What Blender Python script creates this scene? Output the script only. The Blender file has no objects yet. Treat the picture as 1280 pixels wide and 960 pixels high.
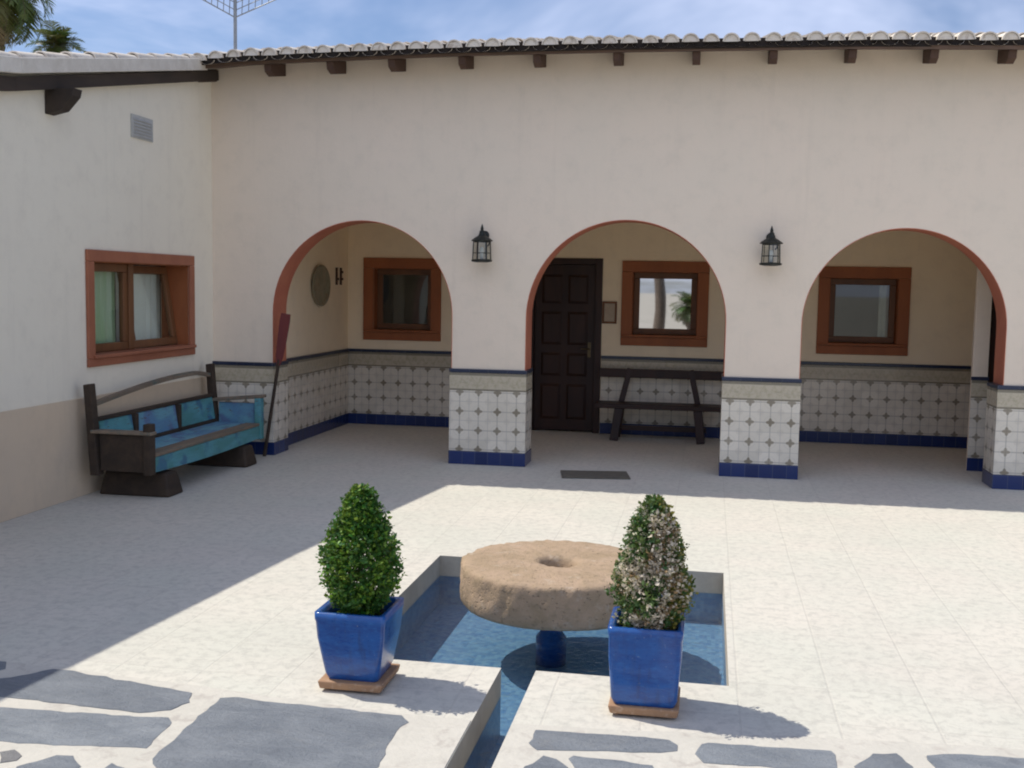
import bpy, bmesh, math, random
from mathutils import Vector, Matrix, noise
from mathutils.geometry import tessellate_polygon
R = math.radians
random.seed(7)
scene = bpy.context.scene
col = scene.collection

# ------------------------------------------------------------------ node helpers
def new_mat(name):
    m = bpy.data.materials.new(name); m.use_nodes = True
    nt = m.node_tree; nt.nodes.clear()
    out = nt.nodes.new('ShaderNodeOutputMaterial')
    return m, nt, out
class N:
    def __init__(s, nt): s.nt = nt
    def node(s, t, **kw):
        n = s.nt.nodes.new(t)
        for k, v in kw.items(): setattr(n, k, v)
        return n
    def link(s, a, b): s.nt.links.new(a, b)
    def put(s, sock, v):
        if isinstance(v, bpy.types.NodeSocket): s.link(v, sock)
        elif isinstance(v, (tuple, list)):
            sock.default_value = tuple(v) if len(v) == len(sock.default_value) else (*v, 1.0)[:len(sock.default_value)]
        else: sock.default_value = v
    def m(s, op, a, b=0.0, c=None):
        n = s.node('ShaderNodeMath', operation=op); s.put(n.inputs[0], a); s.put(n.inputs[1], b)
        if c is not None: s.put(n.inputs[2], c)
        return n.outputs[0]
    def ss(s, x, lo, hi):
        n = s.node('ShaderNodeMapRange', interpolation_type='SMOOTHSTEP')
        s.put(n.inputs['Value'], x); s.put(n.inputs['From Min'], lo); s.put(n.inputs['From Max'], hi)
        return n.outputs[0]
    def mix(s, f, a, b, mode='MIX'):
        n = s.node('ShaderNodeMix', data_type='RGBA', blend_type=mode)
        s.put(n.inputs[0], f); s.put(n.inputs[6], a); s.put(n.inputs[7], b)
        return n.outputs[2]
    def noise(s, vec, scale, detail=4, rough=.55, dist=0.0):
        n = s.node('ShaderNodeTexNoise'); s.put(n.inputs['Scale'], scale); n.inputs['Detail'].default_value = detail
        n.inputs['Roughness'].default_value = rough; n.inputs['Distortion'].default_value = dist
        if vec is not None: s.link(vec, n.inputs['Vector'])
        return n.outputs['Fac']
    def obj(s): return s.node('ShaderNodeTexCoord').outputs['Object']
    def pos(s): return s.node('ShaderNodeNewGeometry').outputs['Position']
    def uv(s): return s.node('ShaderNodeTexCoord').outputs['UV']
    def sep(s, v):
        n = s.node('ShaderNodeSeparateXYZ'); s.link(v, n.inputs[0]); return n.outputs
    def comb(s, x, y, z):
        n = s.node('ShaderNodeCombineXYZ'); s.put(n.inputs[0], x); s.put(n.inputs[1], y); s.put(n.inputs[2], z); return n.outputs[0]
    def scalev(s, v, sx, sy, sz):
        n = s.node('ShaderNodeVectorMath', operation='MULTIPLY'); s.link(v, n.inputs[0]); n.inputs[1].default_value = (sx, sy, sz); return n.outputs[0]
    def bump(s, h, strength=.3, dist=.01):
        n = s.node('ShaderNodeBump'); n.inputs['Strength'].default_value = strength; n.inputs['Distance'].default_value = dist
        s.link(h, n.inputs['Height']); return n.outputs[0]
    def bsdf(s, out, color, rough=.6, metal=0.0, spec=.5, normal=None, **kw):
        n = s.node('ShaderNodeBsdfPrincipled')
        s.put(n.inputs['Base Color'], color); s.put(n.inputs['Roughness'], rough); s.put(n.inputs['Metallic'], metal)
        s.put(n.inputs['Specular IOR Level'], spec)
        if normal is not None: s.link(normal, n.inputs['Normal'])
        for k, v in kw.items(): s.put(n.inputs[k], v)
        s.link(n.outputs[0], out.inputs['Surface']); return n

def mottled(name, c1, c2, scale=6, rough=.7, bump=.25, bdist=.004, fine=60, spec=.4, c3=None, stretch=(1,1,1), metal=0.0):
    m, nt, out = new_mat(name); n = N(nt)
    v = n.scalev(n.obj(), *stretch)
    a = n.noise(v, scale, 5, .6); f = n.noise(v, fine, 4, .6)
    c = n.mix(n.ss(a, .3, .7), c1, c2)
    if c3 is not None: c = n.mix(n.ss(n.noise(v, scale*2.7, 5, .65, .4), .52, .68), c, c3)
    c = n.mix(n.m('MULTIPLY', n.ss(f, .25, .75), .25), c, tuple(x*.72 for x in c1))
    h = n.m('ADD', n.m('MULTIPLY', a, .5), f)
    n.bsdf(out, c, rough, metal, spec, n.bump(h, bump, bdist)); return m

# ------------------------------------------------------------------ materials
def plaster(name, c, stain, patch=.5):
    m, nt, out = new_mat(name); n = N(nt); p = n.obj()
    a = n.noise(p, .9, 5, .6); b = n.noise(p, 5, 6, .65); f = n.noise(p, 90, 4, .6)
    streak = n.noise(n.scalev(p, 7, 7, .5), 1.0, 5, .65)
    cc = n.mix(n.m('MULTIPLY', n.ss(a, .35, .7), patch), c, stain)
    cc = n.mix(n.m('MULTIPLY', n.ss(b, .45, .75), .34), cc, tuple(min(1, x*.86) for x in stain))
    cc = n.mix(n.m('MULTIPLY', n.ss(streak, .52, .8), .22), cc, tuple(x*.7 for x in c))
    h = n.m('ADD', n.m('MULTIPLY', b, 1.2), n.m('MULTIPLY', f, .35))
    n.bsdf(out, cc, .88, 0, .25, n.bump(h, .5, .010)); return m
M = {}
M['plaster'] = plaster('plaster', (.81, .69, .555), (.76, .67, .54))
M['plaster_wing'] = plaster('plaster_wing', (.86, .80, .66), (.82, .755, .625))
M['plaster_porch'] = plaster('plaster_porch', (.92, .77, .55), (.88, .73, .52))
M['plinth_tan'] = plaster('plinth_tan', (.70, .56, .40), (.64, .52, .385), .8)
M['trim_orange'] = mottled('trim_orange', (.38, .14, .075), (.32, .115, .062), 4, .6, .2, .003, 40)
M['window_wood'] = mottled('window_wood', (.36, .115, .038), (.28, .088, .030), 4, .6, .2, .003, 40, stretch=(1, 1, .2))
M['arch_red'] = mottled('arch_red', (.56, .20, .115), (.48, .15, .09), 3, .7, .25, .004, 50)
M['sash_wood'] = mottled('sash_wood', (.20, .085, .032), (.14, .06, .025), 5, .5, .15, .002, 60, stretch=(1, 1, .15))
M['dark_wood'] = mottled('dark_wood', (.042, .017, .011), (.024, .011, .008), 6, .5, .3, .003, 40, stretch=(1, 1, .2))
M['beam_wood'] = mottled('beam_wood', (.060, .042, .030), (.035, .026, .020), 5, .75, .5, .006, 30, stretch=(1, .25, 1))
M['rafter_wood'] = mottled('rafter_wood', (.10, .055, .036), (.07, .038, .027), 7, .75, .5, .005, 40, stretch=(1, .3, 1))
M['fascia_gap_shade'] = mottled('fascia_gap_shade', (.022, .015, .012), (.016, .011, .009), 5, .8, .3, .004)
M['tile_clay'] = mottled('tile_clay', (.76, .69, .59), (.66, .58, .48), 4.5, .85, .5, .006, 35, c3=(.48, .40, .32))
M['mortar'] = mottled('mortar', (.75, .70, .62), (.62, .57, .49), 8, .9, .5, .006)
M['soffit'] = mottled('soffit', (.16, .10, .07), (.12, .08, .055), 3, .85)
M['iron'] = mottled('iron', (.022, .026, .022), (.035, .037, .032), 30, .5, .2, .001, 120, metal=.4)
M['galv'] = mottled('galv', (.30, .32, .34), (.25, .27, .29), 10, .5, .05, .001, metal=.5)
M['vent'] = mottled('vent', (.50, .50, .48), (.45, .45, .43), 8, .7, .1)
M['terracotta'] = mottled('terracotta', (.40, .235, .13), (.33, .19, .11), 14, .8, .3, .003, c3=(.46, .32, .22))
M['soil'] = mottled('soil', (.035, .024, .016), (.02, .014, .01), 40, .95, 1, .01)
M['stone'] = None
M['mat_fibre'] = mottled('mat_fibre', (.15, .135, .105), (.11, .10, .08), 20, .95, .8, .004, 200)
M['curtain'] = mottled('curtain', (.80, .81, .76), (.74, .75, .70), 6, .9, .1)
M['curtain_green'] = mottled('curtain_green', (.42, .58, .34), (.60, .68, .55), 4, .9, .1, stretch=(1, 3, .3))
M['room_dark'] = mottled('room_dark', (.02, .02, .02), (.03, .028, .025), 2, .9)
M['brass'] = mottled('brass', (.13, .10, .06), (.11, .085, .05), 20, .35, .05, .001, metal=.9)
M['red_wood'] = mottled('red_wood', (.17, .035, .032), (.12, .028, .03), 6, .6, .3, .003, stretch=(1, 1, .2))
M['bark'] = mottled('bark', (.16, .12, .09), (.10, .075, .055), 10, .9, .8, .01)
M['paper'] = mottled('paper', (.52, .42, .31), (.44, .35, .26), 14, .8, .05)
M['ceramic_plate'] = mottled('ceramic_plate', (.36, .31, .21), (.23, .24, .16), 9, .35, .1, .002, 40, c3=(.26, .15, .08))

# floor paving: pale speckled slabs with hairline joints
def floor_mat():
    m, nt, out = new_mat('pale_paving'); n = N(nt); p = n.obj(); s = n.sep(p)
    a = n.noise(p, 1.1, 4, .6); g = n.noise(p, 17, 6, .75, .4); f = n.noise(p, 90, 3, .7)
    c = n.mix(n.ss(a, .3, .7), (.63, .585, .505), (.58, .565, .485))
    c = n.mix(n.m('MULTIPLY', n.ss(g, .42, .68), .58), c, (.39, .375, .33))
    c = n.mix(n.m('MULTIPLY', n.ss(f, .5, .75), .28), c, (.70, .68, .62))
    def line(x, pitch, w):
        fr = n.m('FRACT', n.m('DIVIDE', x, pitch)); d = n.m('MULTIPLY', n.m('SUBTRACT', .5, n.m('ABSOLUTE', n.m('SUBTRACT', fr, .5))), pitch)
        return n.m('SUBTRACT', 1.0, n.ss(d, w*.4, w))
    wob = n.m('MULTIPLY', n.m('SUBTRACT', n.noise(p, 3, 2), .5), .01)
    j = n.m('MAXIMUM', line(n.m('ADD', s[0], wob), .42, .007), line(n.m('ADD', s[1], wob), .42, .007))
    cell = n.node('ShaderNodeTexWhiteNoise', noise_dimensions='2D')
    n.link(n.comb(n.m('FLOOR', n.m('DIVIDE', s[0], .42)), n.m('FLOOR', n.m('DIVIDE', s[1], .42)), 0.0), cell.inputs['Vector'])
    c = n.mix(n.m('MULTIPLY', cell.outputs[0], .14), c, (.47, .43, .385))
    c = n.mix(n.m('MULTIPLY', n.ss(n.noise(p, .6, 6, .7, .8), .55, .75), .22), c, (.42, .385, .33)); c = n.mix(n.m('MULTIPLY', j, .20), c, (.38, .35, .31))
    h = n.m('SUBTRACT', n.m('ADD', g, n.m('MULTIPLY', f, .5)), n.m('MULTIPLY', j, .8))
    n.bsdf(out, c, .8, 0, .3, n.bump(h, .35, .004)); return m
M['floor'] = floor_mat()
M['grout'] = mottled('grout', (.58, .545, .475), (.53, .50, .435), 3, .9, .5, .008, 34, c3=(.45, .41, .36))
M['ground'] = mottled('ground', (.42, .38, .32), (.34, .32, .26), .3, .95, .3, .02, 8)
def slate_mat():
    m, nt, out = new_mat('slate'); n = N(nt); p = n.obj()
    a = n.noise(n.scalev(p, 1, 2.2, 1), 3.2, 6, .65, .6); b = n.noise(n.scalev(p, 1, 3, 1), 11, 6, .7); f = n.noise(p, 70, 4, .7)
    att = n.node('ShaderNodeAttribute', attribute_name='tone').outputs['Fac']
    c = n.mix(n.ss(a, .3, .7), (.185, .205, .23), (.28, .30, .322))
    c = n.mix(n.m('MULTIPLY', n.ss(b, .5, .72), .5), c, (.26, .27, .285))
    c = n.mix(n.m('MULTIPLY', n.ss(n.noise(p, 5, 4, .6), .6, .72), .5), c, (.125, .135, .155))
    c = n.mix(n.m('MULTIPLY', n.ss(att, .0, .7), .35), c, (.115, .128, .15)); c = n.mix(n.m('MULTIPLY', n.ss(att, .84, .9), .45), c, (.27, .225, .185))
    c = n.mix(n.m('MULTIPLY', n.ss(n.noise(p, 2.2, 5, .7, .8), .55, .75), .4), c, (.27, .265, .25))
    n.bsdf(out, c, n.m('ADD', .55, n.m('MULTIPLY', f, .25)), 0, .4, n.bump(n.m('ADD', n.m('MULTIPLY', b, 1.2), n.m('MULTIPLY', f, .4)), .9, .02)); return m
M['slate'] = slate_mat()
def stone_mat():
    m, nt, out = new_mat('millstone_rock'); n = N(nt); p = n.obj()
    a = n.noise(p, 5, 6, .65, .3); b = n.noise(p, 22, 6, .7); v = n.node('ShaderNodeTexVoronoi'); n.link(p, v.inputs['Vector']); v.inputs['Scale'].default_value = 38
    c = n.mix(n.ss(a, .3, .7), (.43, .31, .215), (.34, .25, .16))
    c = n.mix(n.m('MULTIPLY', n.ss(b, .48, .7), .55), c, (.23, .185, .115))
    c = n.mix(n.m('MULTIPLY', n.ss(n.noise(p, 9, 5, .7), .58, .7), .5), c, (.48, .40, .32))
    c = n.mix(n.m('MULTIPLY', n.ss(v.outputs['Distance'], .16, .04), .6), c, (.14, .11, .08))
    n.bsdf(out, c, .92, 0, .2, n.bump(n.m('ADD', b, n.m('MULTIPLY', n.ss(v.outputs['Distance'], .0, .3), .6)), .8, .012)); return m
M['stone'] = stone_mat()
def glaze_mat(name, c1, c2, hi):
    m, nt, out = new_mat(name); n = N(nt); p = n.obj()
    a = n.noise(n.scalev(p, 1, 1, 3), 7, 5, .6, .3); b = n.noise(n.scalev(p, 3, 3, 9), 9, 4, .7)
    c = n.mix(n.ss(a, .3, .7), c1, c2)
    c = n.mix(n.m('MULTIPLY', n.ss(b, .48, .72), .6), c, hi); dr = n.noise(n.scalev(p, 16, 16, 1.6), 2.2, 5, .6); c = n.mix(n.m('MULTIPLY', n.ss(dr, .5, .75), .45), c, (.015, .035, .12)); sp = n.noise(p, 55, 3, .7); c = n.mix(n.m('MULTIPLY', n.ss(sp, .66, .74), .5), c, (.30, .33, .36))
    n.bsdf(out, c, n.m('ADD', .16, n.m('MULTIPLY', b, .3)), 0, .5, n.bump(n.m('ADD', a, n.m('MULTIPLY', b, .3)), .22, .006), **{'Coat Weight': .4, 'Coat Roughness': .1}); return m
M['blue_glaze'] = glaze_mat('blue_glaze', (.003, .052, .24), (.006, .09, .33), (.02, .14, .40))
def grid_tile(name, pitch, c, c2, joint, jw, rough, js=.8):
    m, nt, out = new_mat(name); n = N(nt); s = n.sep(n.uv())
    def ln(x):
        fr = n.m('FRACT', n.m('DIVIDE', x, pitch)); d = n.m('SUBTRACT', .5, n.m('ABSOLUTE', n.m('SUBTRACT', fr, .5)))
        return n.m('SUBTRACT', 1.0, n.ss(d, jw*.5, jw))
    j = n.m('MAXIMUM', ln(s[0]), ln(s[1]))
    w = n.node('ShaderNodeTexWhiteNoise', noise_dimensions='2D')
    n.link(n.comb(n.m('FLOOR', n.m('DIVIDE', s[0], pitch)), n.m('FLOOR', n.m('DIVIDE', s[1], pitch)), 0.0), w.inputs['Vector'])
    cc = n.mix(w.outputs[0], c, c2); cc = n.mix(n.m('MULTIPLY', j, js), cc, joint)
    n.bsdf(out, cc, rough, 0, .5, n.bump(n.m('SUBTRACT', 1.0, j), .4, .002)); return m
M['blue_base'] = grid_tile('blue_base', .135, (.009, .022, .095), (.014, .032, .13), (.07, .09, .15), .03, .25)
M['cap_tile'] = grid_tile('cap_tile', .2, (.014, .022, .05), (.02, .03, .065), (.06, .07, .09), .03, .3)
M['pool_mosaic'] = grid_tile('pool_mosaic', .025, (.09, .19, .33), (.20, .32, .42), (.22, .28, .36), .09, .35, .35)
M['pool_stone'] = mottled('pool_stone', (.47, .42, .335), (.38, .34, .28), 6, .85, .4, .005, 50)
def dado_mat():
    m, nt, out = new_mat('painted_tiles'); n = N(nt); s = n.sep(n.uv()); P = .2
    U, Z = s[0], s[1]
    fu = n.m('SUBTRACT', n.m('FRACT', n.m('DIVIDE', U, P)), .5); fv = n.m('SUBTRACT', n.m('FRACT', n.m('DIVIDE', n.m('SUBTRACT', Z, .06), P)), .5)
    d = n.m('SQRT', n.m('ADD', n.m('MULTIPLY', fu, fu), n.m('MULTIPLY', fv, fv)))
    th = n.m('ARCTAN2', fv, fu)
    pet = n.m('ADD', .175, n.m('MULTIPLY', n.m('COSINE', n.m('MULTIPLY', th, 4.0)), .045))
    motif = n.ss(n.m('SUBTRACT', pet, d), -.02, .03)
    ring = n.m('MULTIPLY', n.ss(n.m('ABSOLUTE', n.m('SUBTRACT', d, .30)), .035, .012), .16)
    au, av = n.m('ABSOLUTE', fu), n.m('ABSOLUTE', fv)
    cross = n.m('MULTIPLY', n.ss(n.m('MINIMUM', au, av), .04, .014), .62)
    eu, ev = n.m('SUBTRACT', .5, au), n.m('SUBTRACT', .5, av)
    dc = n.m('SQRT', n.m('ADD', n.m('MULTIPLY', eu, eu), n.m('MULTIPLY', ev, ev)))
    corner = n.m('MULTIPLY', n.ss(dc, .2, .13), .22)
    joint = n.ss(n.m('MINIMUM', eu, ev), .022, .010)
    w = n.node('ShaderNodeTexWhiteNoise', noise_dimensions='2D')
    n.link(n.comb(n.m('FLOOR', n.m('DIVIDE', U, P)), n.m('FLOOR', n.m('DIVIDE', n.m('SUBTRACT', Z, .06), P)), 0.0), w.inputs['Vector'])
    base = n.mix(w.outputs[0], (.78, .715, .60), (.66, .605, .50))
    c = n.mix(cross, base, (.36, .33, .28)); c = n.mix(ring, c, (.42, .40, .37)); c = n.mix(corner, c, (.47, .42, .33))
    c = n.mix(n.m('MULTIPLY', motif, n.m('ADD', .6, n.m('MULTIPLY', w.outputs[0], .3))), c, (.20, .165, .11)); c = n.mix(n.m('MULTIPLY', joint, .6), c, (.46, .43, .40))
    # ornamental border band above
    bu = n.m('FRACT', n.m('DIVIDE', U, .1)); bz = n.m('DIVIDE', n.m('SUBTRACT', Z, .785), .155)
    wave = n.m('ABSOLUTE', n.m('SUBTRACT', bz, n.m('ADD', .5, n.m('MULTIPLY', n.m('SINE', n.m('MULTIPLY', U, 62.8)), .22))))
    orn = n.m('MULTIPLY', n.m('MULTIPLY', n.ss(wave, .30, .04), .45), n.ss(n.noise(n.scalev(n.uv(), 1, 1, 1), 40, 3, .6), .3, .65))
    edge = n.ss(n.m('ABSOLUTE', n.m('SUBTRACT', bz, .5)), .42, .47)
    bandc = n.mix(orn, (.52, .455, .34), (.33, .29, .18)); bandc = n.mix(n.m('MULTIPLY', edge, .85), bandc, (.17, .15, .11))
    bandc = n.mix(n.m('MULTIPLY', n.ss(n.noise(n.uv(), 26, 4, .65), .48, .66), .4), bandc, (.31, .28, .17))
    c = n.mix(n.m('GREATER_THAN', Z, .775), c, bandc)
    wav = n.noise(n.obj(), 9, 3, .5)
    n.bsdf(out, c, n.m('ADD', .2, n.m('MULTIPLY', w.outputs[0], .15)), 0, .5, n.bump(n.m('ADD', n.m('SUBTRACT', 1.0, joint), wav), .35, .004)); return m
M['dado'] = dado_mat()
def plate_glass(name, tint, refl, rough=.02):
    m, nt, out = new_mat(name); n = N(nt)
    t = n.node('ShaderNodeBsdfTransparent'); n.put(t.inputs[0], tint)
    g = n.node('ShaderNodeBsdfGlossy'); n.put(g.inputs['Color'], (1, 1, 1)); n.put(g.inputs['Roughness'], rough)
    mx = n.node('ShaderNodeMixShader'); lw = n.node('ShaderNodeLayerWeight'); fac = n.m('ADD', .04, n.m('MULTIPLY', .9, n.m('POWER', lw.outputs['Facing'], 5.0)))
    n.link(n.m('MINIMUM', n.m('ADD', fac, refl), 1.0), mx.inputs[0]); n.link(t.outputs[0], mx.inputs[1]); n.link(g.outputs[0], mx.inputs[2])
    n.link(mx.outputs[0], out.inputs['Surface']); return m
M['glass'] = plate_glass('glass', (.92, .95, .93), .0)
M['glass_coated'] = plate_glass('glass_coated', (.2, .22, .22), .72)
M['glass_lamp'] = plate_glass('glass_lamp', (.86, .86, .82), .02)
def water_mat():
    m, nt, out = new_mat('pool_water'); n = N(nt); p = n.obj()
    h = n.m('ADD', n.noise(p, 11, 3, .5, .8), n.m('MULTIPLY', n.noise(p, 34, 4, .6), .6)); b = n.bump(h, .42, .022)
    t = n.node('ShaderNodeBsdfTransparent'); n.put(t.inputs[0], (.80, .90, .95))
    g = n.node('ShaderNodeBsdfGlossy'); n.put(g.inputs['Roughness'], .03); n.put(g.inputs['Color'], (1, 1, 1)); n.link(b, g.inputs['Normal'])
    fr = n.node('ShaderNodeFresnel'); fr.inputs['IOR'].default_value = 1.27; n.link(b, fr.inputs['Normal'])
    mx = n.node('ShaderNodeMixShader'); n.link(n.m('MINIMUM', n.m('ADD', fr.outputs[0], .02), 1.0), mx.inputs[0])
    n.link(t.outputs[0], mx.inputs[1]); n.link(g.outputs[0], mx.inputs[2]); n.link(mx.outputs[0], out.inputs['Surface']); return m
M['water'] = water_mat()
def painted_wood(name, cols, wood, scale=3.0, wear=.55):
    m, nt, out = new_mat(name); n = N(nt); p = n.obj()
    a = n.noise(n.scalev(p, 1, .8, 1.5), scale, 3, .5, .5); b = n.noise(n.scalev(p, 2, 1, 6), 6, 6, .75); f = n.noise(n.scalev(p, 3, .6, 14), 9, 5, .7)
    c = n.mix(n.ss(a, .35, .62), cols[0], cols[1])
    if len(cols) > 2: c = n.mix(n.ss(n.noise(p, scale*1.7, 3, .5), .52, .66), c, cols[2])
    c = n.mix(n.ss(b, wear, wear+.14), c, wood)
    c = n.mix(n.m('MULTIPLY', n.ss(f, .5, .75), .35), c, tuple(x*.4 for x in wood))
    n.bsdf(out, c, .7, 0, .35, n.bump(n.m('ADD', f, b), .4, .004)); return m
WOOD = (.115, .08, .055)
M['paint_blue'] = painted_wood('paint_blue', [(.11, .24, .38), (.15, .34, .42), (.12, .19, .32)], WOOD, 3.2, .565)
M['paint_turquoise'] = painted_wood('paint_turquoise', [(.11, .32, .38), (.08, .25, .25), (.06, .17, .26)], WOOD, 2.8, .565)
M['old_wood'] = mottled('old_wood', (.060, .040, .026), (.034, .024, .017), 5, .8, .6, .005, 40, stretch=(2, .5, 2))
M['seat_wood'] = mottled('seat_wood', (.25, .19, .135), (.16, .125, .09), 4, .75, .5, .004, 40, c3=(.07, .13, .12), stretch=(3, .4, 3))
def leaf_mat(name, trans=.25, rough=.45):
    m, nt, out = new_mat(name); n = N(nt)
    c = n.node('ShaderNodeAttribute', attribute_name='leafcol').outputs['Color']
    p = n.node('ShaderNodeBsdfPrincipled'); n.link(c, p.inputs['Base Color']); p.inputs['Roughness'].default_value = rough; p.inputs['Specular IOR Level'].default_value = .4
    t = n.node('ShaderNodeBsdfTranslucent'); n.link(n.mix(.5, c, (.35, .45, .08), 'MIX'), t.inputs[0])
    mx = n.node('ShaderNodeMixShader'); mx.inputs[0].default_value = trans; n.link(p.outputs[0], mx.inputs[1]); n.link(t.outputs[0], mx.inputs[2])
    n.link(mx.outputs[0], out.inputs['Surface']); return m
M['leaf'] = leaf_mat('leaf', .22)
M['frond'] = leaf_mat('frond', .2)

# ------------------------------------------------------------------ mesh builder
class MB:
    def __init__(s, u0=0.0): s.v, s.f, s.uv, s.sm, s.u0 = [], [], [], [], u0
    def face(s, pts, smooth=False, uv=None):
        i = len(s.v); s.v += [tuple(p) for p in pts]; s.f.append(tuple(range(i, i+len(pts)))); s.sm.append(smooth); s.uv.append(uv)
    def add(s, verts, faces, smooth=False):
        i = len(s.v); s.v += [tuple(p) for p in verts]
        for f in faces: s.f.append(tuple(i+k for k in f)); s.sm.append(smooth); s.uv.append(None)
    def box(s, a, b, mat=None):
        x0, y0, z0 = a; x1, y1, z1 = b
        v = [(x0,y0,z0),(x1,y0,z0),(x1,y1,z0),(x0,y1,z0),(x0,y0,z1),(x1,y0,z1),(x1,y1,z1),(x0,y1,z1)]
        if mat is not None: v = [tuple(mat @ Vector(p)) for p in v]
        s.add(v, [(0,3,2,1),(4,5,6,7),(0,1,5,4),(1,2,6,5),(2,3,7,6),(3,0,4,7)])
    def hexa(s, v): s.add(v, [(0,3,2,1),(4,5,6,7),(0,1,5,4),(1,2,6,5),(2,3,7,6),(3,0,4,7)])
    def bar(s, p, q, w, h=None, up=(0,0,1)):
        h = h or w; p, q = Vector(p), Vector(q); d = (q-p).normalized(); u = Vector(up)
        if abs(d.dot(u)) > .98: u = Vector((1,0,0))
        r = d.cross(u).normalized(); u = r.cross(d)
        v = [c + r*(a*w/2) + u*(b*h/2) for c in (p, q) for a, b in ((-1,-1),(1,-1),(1,1),(-1,1))]
        s.hexa(v)
    def tube(s, pts, rad, n=8, cap=True, smooth=True):
        pts = [Vector(p) for p in pts]; k = len(pts); rad = rad if isinstance(rad, (list, tuple)) else [rad]*k
        rings = []; pr = None
        for i, p in enumerate(pts):
            d = (pts[min(i+1, k-1)] - pts[max(i-1, 0)]).normalized()
            if pr is None:
                pr = d.cross(Vector((0,0,1)) if abs(d.z) < .9 else Vector((1,0,0))).normalized()
            pr = (pr - d*pr.dot(d)).normalized(); u = d.cross(pr)
            rings.append([p + (pr*math.cos(2*math.pi*j/n) + u*math.sin(2*math.pi*j/n))*rad[i] for j in range(n)])
        v = [q for r_ in rings for q in r_]; f = []
        for i in range(k-1):
            for j in range(n): f.append((i*n+j, i*n+(j+1)%n, (i+1)*n+(j+1)%n, (i+1)*n+j))
        s.add(v, f, smooth)
        if cap:
            s.face(list(reversed(rings[0]))); s.face(rings[-1])
    def lathe(s, prof, c=(0,0,0), n=24, smooth=True, sx=1, sy=1, jit=None):
        v = []; k = len(prof)
        for i, (r, z) in enumerate(prof):
            for j in range(n):
                a = 2*math.pi*j/n; p = Vector((c[0]+r*sx*math.cos(a), c[1]+r*sy*math.sin(a), c[2]+z))
                if jit: p = jit(p, r, z)
                v.append(p)
        f = [(i*n+j, i*n+(j+1)%n, (i+1)*n+(j+1)%n, (i+1)*n+j) for i in range(k-1) for j in range(n)]
        s.add(v, f, smooth)
        if prof[0][0] > 1e-6: s.f.append(tuple(len(s.v)-k*n+j for j in reversed(range(n)))); s.sm.append(False); s.uv.append(None)
        if prof[-1][0] > 1e-6: s.f.append(tuple(len(s.v)-n+j for j in range(n))); s.sm.append(False); s.uv.append(None)
    def prism(s, loops, fn, d0, d1):
        """2D polygon with holes extruded between depth d0 and d1; fn(a, b, depth) gives the point."""
        L = [[Vector((a, b, 0)) for a, b in l] for l in loops]; flat = [p for l in L for p in l]
        tris = tessellate_polygon(L)
        i0 = len(s.v); n = len(flat)
        s.v += [tuple(fn(p.x, p.y, d0)) for p in flat] + [tuple(fn(p.x, p.y, d1)) for p in flat]
        for t in tris:
            s.f.append(tuple(i0+k for k in t)); s.sm.append(False); s.uv.append(None)
            s.f.append(tuple(i0+n+k for k in reversed(t))); s.sm.append(False); s.uv.append(None)
        o = 0
        for l in L:
            m_ = len(l)
            for k in range(m_):
                a, b = o+k, o+(k+1) % m_
                s.f.append((i0+a, i0+b, i0+n+b, i0+n+a)); s.sm.append(False); s.uv.append(None)
            o += m_
    def build(s, name, mat, parent=None, bevel=0.0, colors=None, attr=None, seg=2, fixn=True):
        me = bpy.data.meshes.new(name); me.from_pydata(s.v, [], s.f); me.update()
        if fixn:
            bm = bmesh.new(); bm.from_mesh(me); bmesh.ops.recalc_face_normals(bm, faces=bm.faces); bm.to_mesh(me); bm.free()
        for p, sm in zip(me.polygons, s.sm): p.use_smooth = sm
        uvl = me.uv_layers.new(name='UVMap')
        for p in me.polygons:
            nx, ny, nz = (abs(c) for c in p.normal)
            for li in p.loop_indices:
                co = me.vertices[me.loops[li].vertex_index].co
                if nz > .7: u = (co.x - s.u0, co.y)
                elif nx > ny: u = (co.y, co.z)
                else: u = (co.x - s.u0, co.z)
                uvl.data[li].uv = u
        if colors is not None:
            at = me.color_attributes.new('leafcol', 'FLOAT_COLOR', 'POINT')
            for i, c in enumerate(colors): at.data[i].color = (*c, 1)
        if attr is not None:
            at = me.attributes.new(attr[0], 'FLOAT', 'POINT')
            for i, c in enumerate(attr[1]): at.data[i].value = c
        me.materials.append(mat)
        o = bpy.data.objects.new(name, me); col.objects.link(o)
        if parent is not None:
            o.parent = parent; o.matrix_parent_inverse = Matrix.Translation(-Vector(parent_world(parent)))
        if bevel > 0:
            b = o.modifiers.new('bevel', 'BEVEL'); b.width = bevel; b.segments = seg; b.limit_method = 'ANGLE'; b.angle_limit = R(40)
        return o
WLOC = {}
def parent_world(o):                      # a thing's Empty sits at its base; a part's own origin is the world origin
    return WLOC.get(o.name, Vector((0, 0, 0)))
def tag(o, label, cat, group=None):
    o['label'] = label; o['category'] = cat
    if group: o['group'] = group
    return o
def thing(name, label, cat, loc=(0, 0, 0), group=None):
    """An Empty at the thing's base; its parts are modelled in world coordinates and parented to it."""
    o = bpy.data.objects.new(name, None); col.objects.link(o); o.location = loc; o.empty_display_size = .1
    WLOC[o.name] = Vector(loc)
    return tag(o, label, cat, group)
def box_obj(name, a, b, mat, parent=None, bevel=.004):
    m_ = MB(); m_.box(a, b); return m_.build(name, mat, parent, bevel)
def structure(o): o['kind'] = 'structure'; return o

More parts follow.
